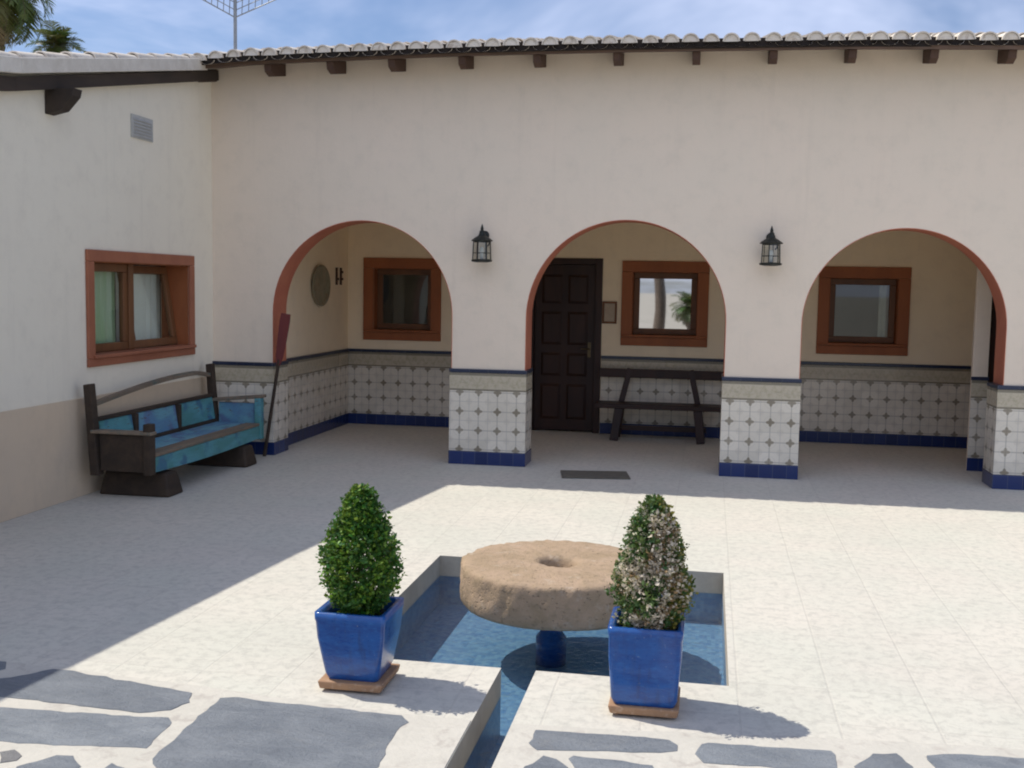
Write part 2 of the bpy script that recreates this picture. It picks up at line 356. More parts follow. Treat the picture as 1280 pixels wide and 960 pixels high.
# ------------------------------------------------------------------ dimensions (metres; facade in the plane y = 0, wing wall in x = 0)
HX = [(-20, 4.16), (0, 4.16), (.5, 4.20), (1.65, 4.225), (2.83, 4.245), (4.3, 4.25), (6.46, 4.237), (7.87, 4.205), (9.2, 4.17), (30, 4.16)]
def h_eave(x):
    for (a, p), (b, q) in zip(HX, HX[1:]):
        if a <= x <= b: return p + (q-p)*(x-a)/(b-a)
    return 4.16
def roof_z(x, y):                               # top of the roof tiles
    if y > -3.5: return h_eave(x) + .2*(y+.45)
    return h_eave(x) + .2*(-3.05) + .14*(y+3.5)
XR = 12.0                                       # right end of the facade
YD = 2.84                                       # porch rear wall
ARCH = [(1.668, .985), (4.432, 1.008), (7.112, .947)]
SPRING = 1.535
WT = .36

# ------------------------------------------------------------------ setting: ground, courtyard floor, slates, pool water
PX0, PX1, PY0, PY1 = 3.495, 5.42, -5.945, -3.845      # sunken pool
CX0, CX1, CY0 = 4.325, 4.497, -12.0                    # water channel running towards the viewer
g = MB()
for a, b in (((-400, -400, 0), (400, -18, 0)), ((-400, 6, 0), (400, 400, 0)), ((-400, -18, 0), (-9, 6, 0)), ((18, -18, 0), (400, 6, 0))):
    g.face([(a[0], a[1], -.004), (b[0], a[1], -.004), (b[0], b[1], -.004), (a[0], b[1], -.004)])
structure(g.build('ground', M['ground']))
fl = MB()
def quad(mb, x0, y0, x1, y1, z=0.0): mb.face([(x0, y0, z), (x1, y0, z), (x1, y1, z), (x0, y1, z)])
quad(fl, -9, -18, CX0, CY0); quad(fl, CX0, -18, CX1, CY0); quad(fl, CX1, -18, 18, CY0)
quad(fl, -9, CY0, CX0, PY0); quad(fl, CX1, CY0, 18, PY0)
quad(fl, -9, PY0, PX0, PY1); quad(fl, PX1, PY0, 18, PY1)
quad(fl, -9, PY1, 18, 6)
structure(fl.build('courtyard_floor', M['floor']))

# slates set in the paving near the viewer
SL = [
 [(2.0,-6.66),(2.12,-6.60),(2.239,-6.452),(2.324,-6.457),(3.035,-6.594),(3.07,-6.70),(3.03,-6.80),(2.915,-6.858),(2.221,-6.821),(2.03,-6.76)],
 [(1.60,-6.437),(1.971,-6.414),(2.023,-6.501),(1.917,-6.646),(1.62,-6.62)],
 [(2.25,-6.93),(2.849,-6.90),(3.06,-6.875),(3.10,-6.92),(3.12,-7.18),(2.60,-7.25),(2.28,-7.22)],
 [(3.168,-6.62),(3.22,-6.60),(4.02,-6.636),(4.07,-6.70),(4.045,-6.80),(4.075,-7.145),(4.0,-7.32),(3.24,-7.34),(3.185,-7.27)],
 [(2.587,-7.339),(2.63,-7.313),(2.692,-7.349),(2.701,-7.395),(2.646,-7.423)],
 [(2.731,-7.439),(2.817,-7.322),(2.882,-7.307),(2.962,-7.388),(2.95,-7.6),(2.76,-7.62)],
 [(3.059,-7.45),(3.06,-7.33),(3.13,-7.365),(3.14,-7.5)],
 [(4.605,-6.665),(5.062,-6.640),(5.17,-6.645),(5.205,-6.69),(5.197,-6.746),(5.134,-6.779),(4.643,-6.862),(4.60,-6.80)],
 [(4.60,-7.15),(4.628,-7.022),(4.68,-6.91),(4.735,-6.925),(4.788,-6.995),(4.79,-7.2)],
 [(4.782,-6.915),(4.80,-6.885),(5.108,-6.905),(5.14,-7.02),(5.08,-7.15),(4.86,-7.11)],
 [(5.292,-6.66),(5.32,-6.64),(5.82,-6.612),(5.835,-6.72),(5.82,-6.813),(5.30,-6.841),(5.27,-6.76)],
 [(5.897,-6.743),(5.979,-6.60),(6.075,-6.58),(6.116,-6.695),(6.096,-6.807),(5.9,-6.85)],
 [(6.186,-6.575),(6.30,-6.535),(6.75,-6.50),(6.80,-6.70),(6.52,-6.79),(6.20,-6.80)],
 [(5.22,-6.93),(5.8,-6.90),(5.86,-7.1),(5.5,-7.2),(5.24,-7.12)],
]
rng = random.Random(3)
for iy in range(14):                                     # the paving goes on behind the photograph's lower edge
    y = -7.62 - iy*.55
    x = -3 + rng.uniform(-.4, 0)
    while x < 12:
        w = rng.uniform(.45, .95)
        if (x+w < CX0-.12 or x > CX1+.12):
            q = [(x+.03, y-.48), (x+w*.5, y-.5+rng.uniform(-.02, .03)), (x+w-.05, y-.47), (x+w-.04+rng.uniform(-.05, .02), y-.2), (x+w-.06, y-.03), (x+w*.4, y+rng.uniform(-.05, 0)), (x+.03, y-.04), (x+rng.uniform(0, .06), y-.25)]
            SL.append(q)
        x += w
for x0, x1, y0, y1 in ((1.0, 1.52, -6.68, -6.42), (1.2, 1.92, -7.0, -6.74), (.3, .93, -6.9, -6.45), (1.1, 2.15, -7.5, -7.06), (6.9, 7.6, -6.85, -6.45), (7.7, 8.5, -6.8, -6.42), (5.95, 6.6, -7.25, -6.9), (6.7, 7.5, -7.3, -6.93), (5.2, 6.1, -7.55, -7.28), (6.2, 7.2, -7.58, -7.38), (4.62, 5.12, -7.56, -7.25), (3.2, 4.1, -7.6, -7.42)):
    SL.append([(x0, y0+.02), (.5*(x0+x1), y0), (x1-.03, y0+.02), (x1, y0+.1), (x1-.02, y1), (.6*x0+.4*x1, y1-.01), (x0+.02, y1-.02)])
sl = MB(); tone = []
for q in SL:
    n0 = len(sl.v); t = rng.random(); pts = []
    k = len(q)
    ctr = Vector((sum(a for a, b in q)/k, sum(b for a, b in q)/k, 0))
    for i in range(k):                                   # break the outline up a little
        a, b = Vector((*q[i], 0)), Vector((*q[(i+1) % k], 0)); L = (b-a).length; m_ = max(1, int(L/.035))
        for j in range(m_):
            p = a.lerp(b, j/m_); d = (p-ctr).normalized(); pts.append(p + d*(noise.noise(p*14)*.016 + noise.noise(p*45)*.005))
    zt = rng.uniform(.0055, .008)
    top = [(p.x+(ctr.x-p.x)*.012, p.y+(ctr.y-p.y)*.012, zt) for p in pts]; bot = [(p.x, p.y, -.01) for p in pts]
    sl.face(top); m_ = len(pts)
    sl.add(top + bot, [(i, (i+1) % m_, m_+(i+1) % m_, m_+i) for i in range(m_)])
    tone += [t]*(len(sl.v)-n0)
structure(sl.build('slate_paving', M['slate'], attr=('tone', tone)))
gr = MB()                                                # bedding mortar around the slates
for x0, x1 in ((-6, CX0-.004), (CX1+.004, 14)):
    ys = -6.40
    top = [(x0+(x1-x0)*i/40, ys-.22*math.exp(-((x0+(x1-x0)*i/40-4.3)/1.5)**2)+.015*noise.noise((i*.7, 0, 0))) for i in range(41)]
    gr.face([(x0, -14, .004), (x1, -14, .004)] + [(a, b, .004) for a, b in reversed(top)])
structure(gr.build('mortar_bed', M['grout']))

wz = -.14
wt = MB()
quad(wt, PX0+.001, PY0+.001, PX1-.001, PY1-.001, wz); quad(wt, CX0+.001, CY0+.001, CX1-.001, PY0+.001, wz)
structure(wt.build('water', M['water'], fixn=False))

pool = thing('pool', 'sunken blue tiled pool with a narrow channel leading out of its front edge', 'pool', (4.45, -4.9, -.34))
zb = -.34; m_ = MB()                                      # upper stone band of the pool's walls (set inside the ground)
m2 = MB()
def wallrun(mb, pts, z0, z1):
    for (a, b), (c, d) in zip(pts, pts[1:]): mb.face([(a, b, z0), (c, d, z0), (c, d, z1), (a, b, z1)])
outline = [(CX0, CY0), (CX0, PY0), (PX0, PY0), (PX0, PY1), (PX1, PY1), (PX1, PY0), (CX1, PY0), (CX1, CY0), (CX0, CY0)]
wallrun(m_, outline, wz-.004, 0); m_.build('stone_rim', M['pool_stone'], pool)
wallrun(m2, outline, zb, wz-.004); m2.build('tiled_wall', M['pool_mosaic'], pool)
m2 = MB(); quad(m2, PX0, PY0, PX1, PY1, zb); quad(m2, CX0, CY0, CX1, PY0, zb); m2.build('tiled_bottom', M['pool_mosaic'], pool)

# ------------------------------------------------------------------ house
house = thing('house', 'cream rendered house front with three round arches over a tiled porch', 'house', (4.5, 1.4, 0))
# facade wall with the three arches
def arch_pts(cx, r, n=40): return [(cx + r*math.cos(math.pi*(1-i/n)), SPRING + r*math.sin(math.pi*(1-i/n))) for i in range(n+1)]
outer = [(0, 0)]
for cx, r in ARCH: outer += [(cx-r, 0)] + arch_pts(cx, r) + [(cx+r, 0)]
outer += [(XR, 0), (XR, roof_z(XR, 0)-.12)]
x = XR - .4
while x > 0.05: outer.append((x, roof_z(x, 0)-.12)); x -= .4
outer.append((0, roof_z(0, 0)-.12))
f = MB(); f.prism([outer], lambda a, b, d: (a, d, b), 0, WT); f.build('facade_wall', M['plaster'], house)
for cx, r in ARCH:                                        # painted intrados, proud of the masonry by a few millimetres
    a = MB(); n_ = 40; e = .006
    prof = [(cx-r, 1.0)] + arch_pts(cx, r, n_) + [(cx+r, 1.0)]
    rin = [(cx-r+e, 1.0)] + arch_pts(cx, r-e, n_) + [(cx+r-e, 1.0)]
    y0, y1 = -.003, WT+.003; vs = []
    for (p, q) in zip(prof, rin): vs += [(p[0], y0, p[1]), (q[0], y0, q[1]), (q[0], y1, q[1]), (p[0], y1, p[1])]
    k = len(prof); fs = []
    for i in range(k-1):
        for j in range(4): fs.append((i*4+j, i*4+(j+1) % 4, (i+1)*4+(j+1) % 4, (i+1)*4+j))
    a.add(vs, fs); a.build('arch_lining', M['arch_red'], house)
# rear wall with door and window openings
XL, XRR = .5, 9.0
DOOR = (3.03, 3.87, 0.0, 2.18)
W1, W2, W3 = (.777, 1.829, 1.125, 2.203), (4.175, 5.258, 1.14, 2.205), (6.58, 7.655, 1.10, 2.168)
TR = .135
def hole(w, t=TR): return [(w[0]+t, w[2]+t), (w[1]-t, w[2]+t), (w[1]-t, w[3]-t), (w[0]+t, w[3]-t)]
rw = MB()
rw.prism([[(XL-.2, 0), (DOOR[0], 0), (DOOR[0], DOOR[3]), (DOOR[1], DOOR[3]), (DOOR[1], 0), (XRR+.2, 0), (XRR+.2, 3.0), (XL-.2, 3.0)], hole(W1), hole(W2), hole(W3)],
         lambda a, b, d: (a, d, b), YD, YD+.28)
rw.build('rear_wall', M['plaster_porch'], house)
s_ = MB(); s_.box((XL-.2, WT+.002, 0), (XL+.06, YD-.002, 3.0)); s_.build('side_wall', M['plaster_porch'], house)
s_ = MB(); s_.box((XRR, WT+.002, 0), (XRR+.2, YD-.002, 3.0)); s_.build('side_wall', M['plaster_porch'], house)
s_ = MB(); s_.box((XL-.2, WT+.002, 3.002), (XRR+.2, YD+.28, 3.1)); s_.build('porch_ceiling', M['plaster_porch'], house)
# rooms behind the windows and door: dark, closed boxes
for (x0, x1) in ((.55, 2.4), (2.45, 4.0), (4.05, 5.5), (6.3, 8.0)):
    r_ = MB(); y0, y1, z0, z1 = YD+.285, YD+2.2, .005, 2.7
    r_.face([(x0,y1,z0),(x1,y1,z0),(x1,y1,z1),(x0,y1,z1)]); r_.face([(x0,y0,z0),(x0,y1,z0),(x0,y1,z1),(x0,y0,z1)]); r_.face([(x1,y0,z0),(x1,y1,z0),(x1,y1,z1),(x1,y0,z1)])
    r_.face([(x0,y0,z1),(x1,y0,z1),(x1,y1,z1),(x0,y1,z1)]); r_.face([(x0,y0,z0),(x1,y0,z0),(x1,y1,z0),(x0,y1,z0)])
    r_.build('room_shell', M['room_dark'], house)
# porch right side: a slim pier and the timber door beside it
box_obj('pier', (8.01, 1.05, 0), (8.165, 1.12, 2.998), M['plaster'], house, .006)
dr = MB(); dr.box((8.17, 1.14, .02), (8.98, 1.19, 2.25)); sd = dr.build('side_door', M['dark_wood'], house, .004)
dp = MB()
for z0, z1 in ((.2, .9), (1.05, 1.6), (1.7, 2.1)): dp.box((8.27, 1.128, z0), (8.88, 1.1395, z1))
dp.build('door_panel', M['dark_wood'], sd, .008)
up = MB(); up.box((8.166, 1.14, 2.252), (8.998, 1.2, 2.998)); up.build('over_door_wall', M['plaster_porch'], house)

# tile dado: painted tiles, dark cap and blue base, wrapped round each pier and along the porch walls
def dado_run(boxes, u0=0.0, pr=.018, depth_cap=.012):
    """boxes: footprint rectangles (x0, y0, x1, y1) of the tile facing itself"""
    a, b, c = MB(u0), MB(u0), MB(u0)
    for x0, y0, x1, y1 in boxes:
        a.box((x0, y0, .142), (x1, y1, .960))
        e = .004
        b.box((x0-e, y0-e, .0), (x1+e, y1+e, .140)); c.box((x0-e-.002, y0-e-.002, .962), (x1+e+.002, y1+e+.002, 1.0))
    a.build('tile_dado', M['dado'], house); b.build('blue_base_tiles', M['blue_base'], house, .003); c.build('dado_cap', M['cap_tile'], house, .004)
P = .018
j = [(cx-r, cx+r) for cx, r in ARCH]
dado_run([(-0.0+.002, -P, j[0][0]+P, WT+P)], .08)
dado_run([(j[0][1]-P, -P, j[1][0]+P, WT+P)], j[0][1]-P+.01)
dado_run([(j[1][1]-P, -P, j[2][0]+P, WT+P)], j[1][1]-P-.02)
dado_run([(j[2][1]-P*3, -P, XR, WT+P)], j[2][1]-P*3)
dado_run([(XL+.062, YD-P, DOOR[0]-.08, YD-.003)], XL+.06)
dado_run([(DOOR[1]+.07, YD-P, XRR-.002, YD-.003)], DOOR[1]+.07)
dado_run([(XL+.063, WT+P+.008, XL+.06+P, YD-P-.008)], 0)
dado_run([(8.005, 1.045, 8.17, 1.0475)], 7.98)

# windows
def window(x0, x1, z0, z1, glass, pitch_sash=.075, curtain=None):
    fr = MB(); t = TR; y0, y1 = YD-.03, YD-.002
    fr.box((x0, y0, z0), (x1, y1, z0+t-.03)); fr.box((x0, y0, z1-t), (x1, y1, z1)); fr.box((x0, y0, z0+t-.028), (x0+t, y1, z1-t-.002)); fr.box((x1-t, y0, z0+t-.028), (x1, y1, z1-t-.002))
    o = fr.build('window', M['window_wood'], house, .005)
    si = MB(); si.box((x0+.02, YD-.05, z0+t-.027), (x1-.02, YD+.12, z0+t+.003)); si.build('window_sill', M['window_wood'], o, .006)
    hx0, hx1, hz0, hz1 = x0+t, x1-t, z0+t, z1-t
    rv = MB(); ya, yb, e = YD+.0, YD+.275, .008                                # painted reveal
    rv.box((hx0-.001, ya, hz1-e), (hx1+.001, yb, hz1+.001)); rv.box((hx0-.001, ya, hz0+.004), (hx0+e, yb, hz1-e-.001)); rv.box((hx1-e, ya, hz0+.004), (hx1+.001, yb, hz1-e-.001))
    rv.build('reveal', M['window_wood'], o)
    sa = MB(); s = pitch_sash; ya, yb = YD+.13, YD+.18; a0, a1, b0, b1 = hx0+.008, hx1-.008, hz0+.006, hz1-.008
    sa.box((a0, ya, b0), (a1, yb, b0+s)); sa.box((a0, ya, b1-s), (a1, yb, b1)); sa.box((a0, ya, b0+s+.001), (a0+s, yb, b1-s-.001)); sa.box((a1-s, ya, b0+s+.001), (a1, yb, b1-s-.001))
    sa.build('sash', M['sash_wood'], o, .006)
    p = MB(); p.box((a0+s-.005, YD+.15, b0+s-.005), (a1-s+.005, YD+.156, b1-s+.005)); p.build('pane', M[glass], o)
    if curtain:
        c = MB(); cx0, cx1 = curtain; n = 20
        for i in range(n):
            xa, xb = cx0+(cx1-cx0)*i/n, cx0+(cx1-cx0)*(i+1)/n
            ya, yb = (YD+.24+.02*math.sin(k*1.9) for k in (i, i+1))
            c.face([(xa, ya, b0), (xb, yb, b0), (xb, yb, b1), (xa, ya, b1)], True)
        c.build('curtain', M['curtain'], o)
    return o
window(*W1, 'glass')
window(*W2, 'glass_coated')
window(*W3, 'glass', curtain=(7.33, 7.42))
# main door
dm = MB(); x0, x1, z1 = DOOR[0]+.03, DOOR[1]-.03, DOOR[3]-.03
dm.box((x0, YD+.04, .02), (x1, YD+.085, z1)); door = dm.build('door', M['dark_wood'], house, .003)
pn = MB()
for a, b in ((x0+.09, (x0+x1)/2-.035), ((x0+x1)/2+.035, x1-.09)):
    for c, d in ((.16, .62), (.72, 1.02), (1.12, 1.55), (1.65, 2.02)):
        pn.hexa([(a, YD+.041, c), (b, YD+.041, c), (b, YD+.041, d), (a, YD+.041, d), (a+.035, YD+.018, c+.035), (b-.035, YD+.018, c+.035), (b-.035, YD+.018, d-.035), (a+.035, YD+.018, d-.035)])
pn.build('door_panel', M['dark_wood'], door, .004)
hd = MB(); hd.box((x1-.085, YD+.025, .97), (x1-.045, YD+.039, 1.16)); hd.tube([(x1-.065, YD+.03, 1.08), (x1-.065, YD-.02, 1.08), (x1-.17, YD-.025, 1.08)], .009, 8); hd.build('handle', M['brass'], door)
df = MB(); df.box((DOOR[0]-.06, YD-.02, 0), (DOOR[0]+.028, YD+.1, DOOR[3]+.05)); df.box((DOOR[1]-.028, YD-.02, 0), (DOOR[1]+.06, YD+.1, DOOR[3]+.05)); df.box((DOOR[0]+.029, YD-.02, DOOR[3]-.028), (DOOR[1]-.029, YD+.1, DOOR[3]+.05))
df.build('door_frame', M['dark_wood'], house, .005)

# roof: one low pitch of barrel tiles; the wing's roof is the same slope carried further down
def tile_field(x0, x1, eave_fn, ytop, ends=True, pitch=.188, seed=1):
    t = MB(); rg = random.Random(seed)
    nx = int(round((x1-x0)/pitch))
    for i in range(nx+1):
        cx = x0 + i*pitch; y = eave_fn(cx); first = True; nseg = 8
        while y < ytop:
            L = .40; rf, rb = .078+rg.uniform(-.003, .003), .066; dx = rg.uniform(-.006, .006); dz = rg.uniform(-.004, .004); dy = rg.uniform(-.010, .008)
            ring = []
            for (yy, rr, lift) in ((y+dy, rf, .014), (y+dy+L, rb, 0.0)):
                base = roof_z(cx, yy) - .09 + lift + dz
                ring.append([(cx+dx-rr*math.cos(math.pi*k/nseg), yy, base + rr*math.sin(math.pi*k/nseg)*.98) for k in range(nseg+1)])
            inner = []
            base = roof_z(cx, y) - .09 + .014 + dz; ri = rf-.014
            inner = [(cx+dx-ri*math.cos(math.pi*k/nseg), y+dy, base + ri*math.sin(math.pi*k/nseg)) for k in range(nseg+1)]
            vs = ring[0]+ring[1]+inner; n = nseg+1
            t.add(vs[:2*n], [(k, k+1, n+k+1, n+k) for k in range(nseg)], True)
            t.add(ring[0]+inner, [(k, n+k, n+k+1, k+1) for k in range(nseg)])
            if first and ends:
                t.face([(p[0], p[1]+.008+rg.uniform(0, .008), p[2]) for p in inner]); first = False
            y += .345
        # channel tile between two covers
        if i < nx:
            y = eave_fn(cx+pitch/2)+.02; c2 = cx+pitch/2; rr = .075; pts = []
            for yy in (y, min(-3.5, ytop) if y < -3.5 else ytop, ytop) if y < -3.5 else (y, ytop):
                pts.append([(c2-rr*math.cos(math.pi*k/6), yy, roof_z(c2, yy)-.085-rr*.55*math.sin(math.pi*k/6)) for k in range(7)])
            for a, b in zip(pts, pts[1:]): t.add(a+b, [(k, k+1, 8+k, 7+k) for k in range(6)], True)
    return t
def slab(x0, x1, y0, y1, th, top_off, ysplit=None):
    s = MB(); xs = [x0+(x1-x0)*i/40 for i in range(41)]; ys = [y0]+([ysplit] if ysplit else [])+[y1]
    v = lambda x, y, o: (x, y, roof_z(x, y)-top_off-o)
    for a, b in zip(xs, xs[1:]):
        for c, d in zip(ys, ys[1:]): s.hexa([v(a, c, th), v(b, c, th), v(b, d, th), v(a, d, th), v(a, c, 0), v(b, c, 0), v(b, d, 0), v(a, d, 0)])
    return s
EAVE = lambda x: -.54 - .012*(4.5-x)
t = tile_field(.13, XR+.2, EAVE, 5.0, seed=2)
roof = t.build('roof', M['tile_clay'], house, fixn=False)
slab(.13, XR+.2, -.46, 5.0, .035, .126).build('roof_boarding', M['soffit'], house)
fb = MB(); xs = [.02+(XR-.02)*i/40 for i in range(41)]  # eave board; its black upper strip stands in for shade between tile ends
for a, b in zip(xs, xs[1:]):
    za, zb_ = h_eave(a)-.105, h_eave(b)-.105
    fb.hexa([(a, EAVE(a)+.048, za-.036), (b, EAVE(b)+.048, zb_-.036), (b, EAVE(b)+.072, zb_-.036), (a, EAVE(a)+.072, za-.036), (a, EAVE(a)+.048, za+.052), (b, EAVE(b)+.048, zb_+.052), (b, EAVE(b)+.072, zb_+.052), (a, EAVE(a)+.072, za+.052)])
fb.build('eave_board_gap_shade', M['fascia_gap_shade'], house)
for rx in (.03, .80, 1.46, 2.10, 2.81, 3.55, 4.325, 5.07, 5.785, 6.495, 7.21, 7.875, 8.55, 9.25, 9.95):
    r_ = MB(); w = .036; top = lambda y: roof_z(rx, y)-.164
    ang = .006*math.sin(rx*37)
    prof = [(-.002, top(0)-.125), (-.30, top(-.30)-.125), (-.40, top(-.40)-.075), (-.42, top(-.42)), (-.002, top(0))]
    r_.add([(rx-w+ang*y, y, z) for y, z in prof] + [(rx+w+ang*y, y, z) for y, z in prof], [(0,1,2,3,4), (9,8,7,6,5)] + [(i, (i+1) % 5, 5+(i+1) % 5, 5+i) for i in range(5)])
    r_.build('rafter_end', M['rafter_wood'], house, .004)
# end walls and back keep the rooms dark
bw = MB(); bw.box((XR-.3, WT+.002, 0), (XR-.001, 5.0, 4.0)); bw.build('end_wall', M['plaster'], house)
bw = MB(); bw.box((-4.5, 5.0, 0), (XR, 5.3, 4.9)); bw.build('back_wall', M['plaster'], house)

# ------------------------------------------------------------------ wing
wing = thing('house_wing', 'cream side wing with an orange framed window under a sloping dark beam', 'house wing', (-2, -3, 0))
WW = (-2.455, -.477, 1.10, 2.115); WTR = .10
YE = -9.5
zt = lambda y: roof_z(0, y)-.115
wl = MB()
wl.prism([[(YE, 0), (-.001, 0), (-.001, zt(0)), (-3.5, zt(-3.5)), (YE, zt(YE))], [(WW[0]+WTR, WW[2]+WTR), (WW[1]-WTR, WW[2]+WTR), (WW[1]-WTR, WW[3]-WTR), (WW[0]+WTR, WW[3]-WTR)]], lambda a, b, d: (d, a, b), 0, -.3)
wl.build('wing_wall', M['plaster_wing'], wing)
bk = MB(); bk.box((-4.5, YE, 0), (-.302, YE+.25, 2.2)); bk.build('end_wall', M['plaster_wing'], wing)
bk = MB(); bk.box((-4.75, YE, 0), (-4.502, 5.0, 2.2)); bk.build('outer_wall', M['plaster_wing'], wing)
pl = MB(); pl.box((.001, YE, 0), (.012, -.022, .845)); pl.build('plinth_band', M['plinth_tan'], wing, .004)
t = tile_field(.07-.188*24, .07, lambda x: -9.7, 5.0, seed=5)
wr = t.build('wing_roof', M['tile_clay'], wing, fixn=False)
slab(-4.6, .11, -9.68, 5.0, .035, .126, -3.5).build('roof_boarding', M['mortar'], wing)
vm = MB(); ys_ = [-9.68, -3.5, -.40]
for a, b in zip(ys_, ys_[1:]):
    za, zc = roof_z(0, a), roof_z(0, b)
    vm.hexa([(.0, a, za-.165), (.155, a, za-.165), (.155, b, zc-.165), (.0, b, zc-.165), (.0, a, za-.045), (.158, a, za-.050), (.158, b, zc-.050), (.0, b, zc-.045)])
vm.build('verge_mortar', M['mortar'], wing, .006)
zb_ = lambda y: 3.885+.206*(y+.44) if y > -3.5 else 3.885+.206*(-3.06)+.14*(y+3.5)
bm_ = MB(); y_ = [YE, -3.5, -.03]
for a, b in zip(y_, y_[1:]): bm_.hexa([(.002, a, zb_(a)), (.10, a, zb_(a)), (.10, b, zb_(b)), (.002, b, zb_(b)), (.002, a, zb_(a)+.108), (.10, a, zb_(a)+.108), (.10, b, zb_(b)+.108), (.002, b, zb_(b)+.108)])
bm_.build('sloping_beam', M['beam_wood'], wing, .005)
for cy in (-2.93, -6.0, -8.6):
    c = MB(); z = zb_(cy)-.003; prof = [(.002, z), (.26, z), (.245, z-.06), (.14, z-.17), (.002, z-.20)]
    c.add([(x, cy-.06, q) for x, q in prof]+[(x, cy+.06, q) for x, q in prof], [(0,1,2,3,4), (9,8,7,6,5)]+[(i, (i+1) % 5, 5+(i+1) % 5, 5+i) for i in range(5)])
    c.build('corbel', M['beam_wood'], wing, .005)
v = MB(); v.box((.002, -1.67, 3.165), (.014, -1.28, 3.375))
for i in range(6): v.hexa([(.013, -1.64, 3.185+i*.029), (.013, -1.31, 3.185+i*.029), (.013, -1.31, 3.205+i*.029), (.013, -1.64, 3.205+i*.029), (.028, -1.64, 3.183+i*.029), (.028, -1.31, 3.183+i*.029), (.015, -1.31, 3.206+i*.029), (.015, -1.64, 3.206+i*.029)])
v.build('vent_grille', M['vent'], wing)
# wing window
y0, y1, z0, z1 = WW; t_ = WTR
fr = MB(); xa, xb = .002, .03
fr.box((xa, y0, z0), (xb, y1, z0+t_-.03)); fr.box((xa, y0, z1-t_), (xb, y1, z1)); fr.box((xa, y0, z0+t_-.028), (xb, y0+t_, z1-t_-.002)); fr.box((xa, y1-t_, z0+t_-.028), (xb, y1, z1-t_-.002))
wwin = fr.build('window', M['trim_orange'], wing, .005)
si = MB(); si.box((-.15, y0+t_*.6, z0+t_-.027), (.06, y1-t_*.3, z0+t_+.004)); si.build('window_sill', M['trim_orange'], wwin, .006)
hy0, hy1, hz0, hz1 = y0+t_, y1-t_, z0+t_, z1-t_
rv = MB(); e = .008
rv.box((-.29, hy0-.001, hz1-e), (.001, hy1+.001, hz1+.001)); rv.box((-.29, hy0-.001, hz0+.005), (.001, hy0+e, hz1-e-.001)); rv.box((-.29, hy1-e, hz0+.005), (.001, hy1+.001, hz1-e-.001)); rv.build('reveal', M['window_wood'], wwin)
mu = MB(); ym = -1.53; mu.box((-.17, ym-.045, hz0+.006), (-.09, ym+.045, hz1-.009)); mu.build('mullion', M['sash_wood'], wwin, .006)
for k, (a, b) in enumerate(((hy0+.009, ym-.047), (ym+.047, hy1-.009))):
    s = .075; c0, c1 = hz0+.008, hz1-.01
    T = Matrix.Identity(4)
    if k == 1: T = Matrix.Translation((-.13, 0, c0)) @ Matrix.Rotation(R(-9), 4, 'Y') @ Matrix.Translation((.13, 0, -c0))
    sa = MB(); xa, xb = -.155, -.105
    sa.box((xa, a, c0), (xb, b, c0+s), T); sa.box((xa, a, c1-s), (xb, b, c1), T); sa.box((xa, a, c0+s+.001), (xb, a+s, c1-s-.001), T); sa.box((xa, b-s, c0+s+.001), (xb, b, c1-s-.001), T)
    so = sa.build('sash', M['sash_wood'], wwin, .006)
    p = MB(); p.box((-.133, a+s-.006, c0+s-.006), (-.127, b-s+.006, c1-s+.006), T); p.build('pane', M['glass'], wwin)
    cu = MB(); n = 26; ca, cb = (a+.02, b-.02) if k == 0 else (a+.10, b+.06)
    for i in range(n):
        ya, yb = ca+(cb-ca)*i/n, ca+(cb-ca)*(i+1)/n
        xq = [(-.225, -.34)[k]+.018*math.sin(q*1.7) for q in (i, i+1)]
        cu.face([(xq[0], ya, c0), (xq[1], yb, c0), (xq[1], yb, c1), (xq[0], ya, c1)], True)
    cu.build('curtain', M['curtain_green' if k == 0 else 'curtain'], wwin)
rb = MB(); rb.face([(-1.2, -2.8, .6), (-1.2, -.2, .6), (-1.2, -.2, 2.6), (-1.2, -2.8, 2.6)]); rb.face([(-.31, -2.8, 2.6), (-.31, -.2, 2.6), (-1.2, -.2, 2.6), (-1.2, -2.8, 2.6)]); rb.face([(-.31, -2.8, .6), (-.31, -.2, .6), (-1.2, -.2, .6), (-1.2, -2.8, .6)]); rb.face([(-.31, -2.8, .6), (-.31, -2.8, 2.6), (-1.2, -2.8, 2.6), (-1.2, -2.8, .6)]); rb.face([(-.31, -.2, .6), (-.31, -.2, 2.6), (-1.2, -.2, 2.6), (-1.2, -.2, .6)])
rb.build('room_shell', M['room_dark'], wing)

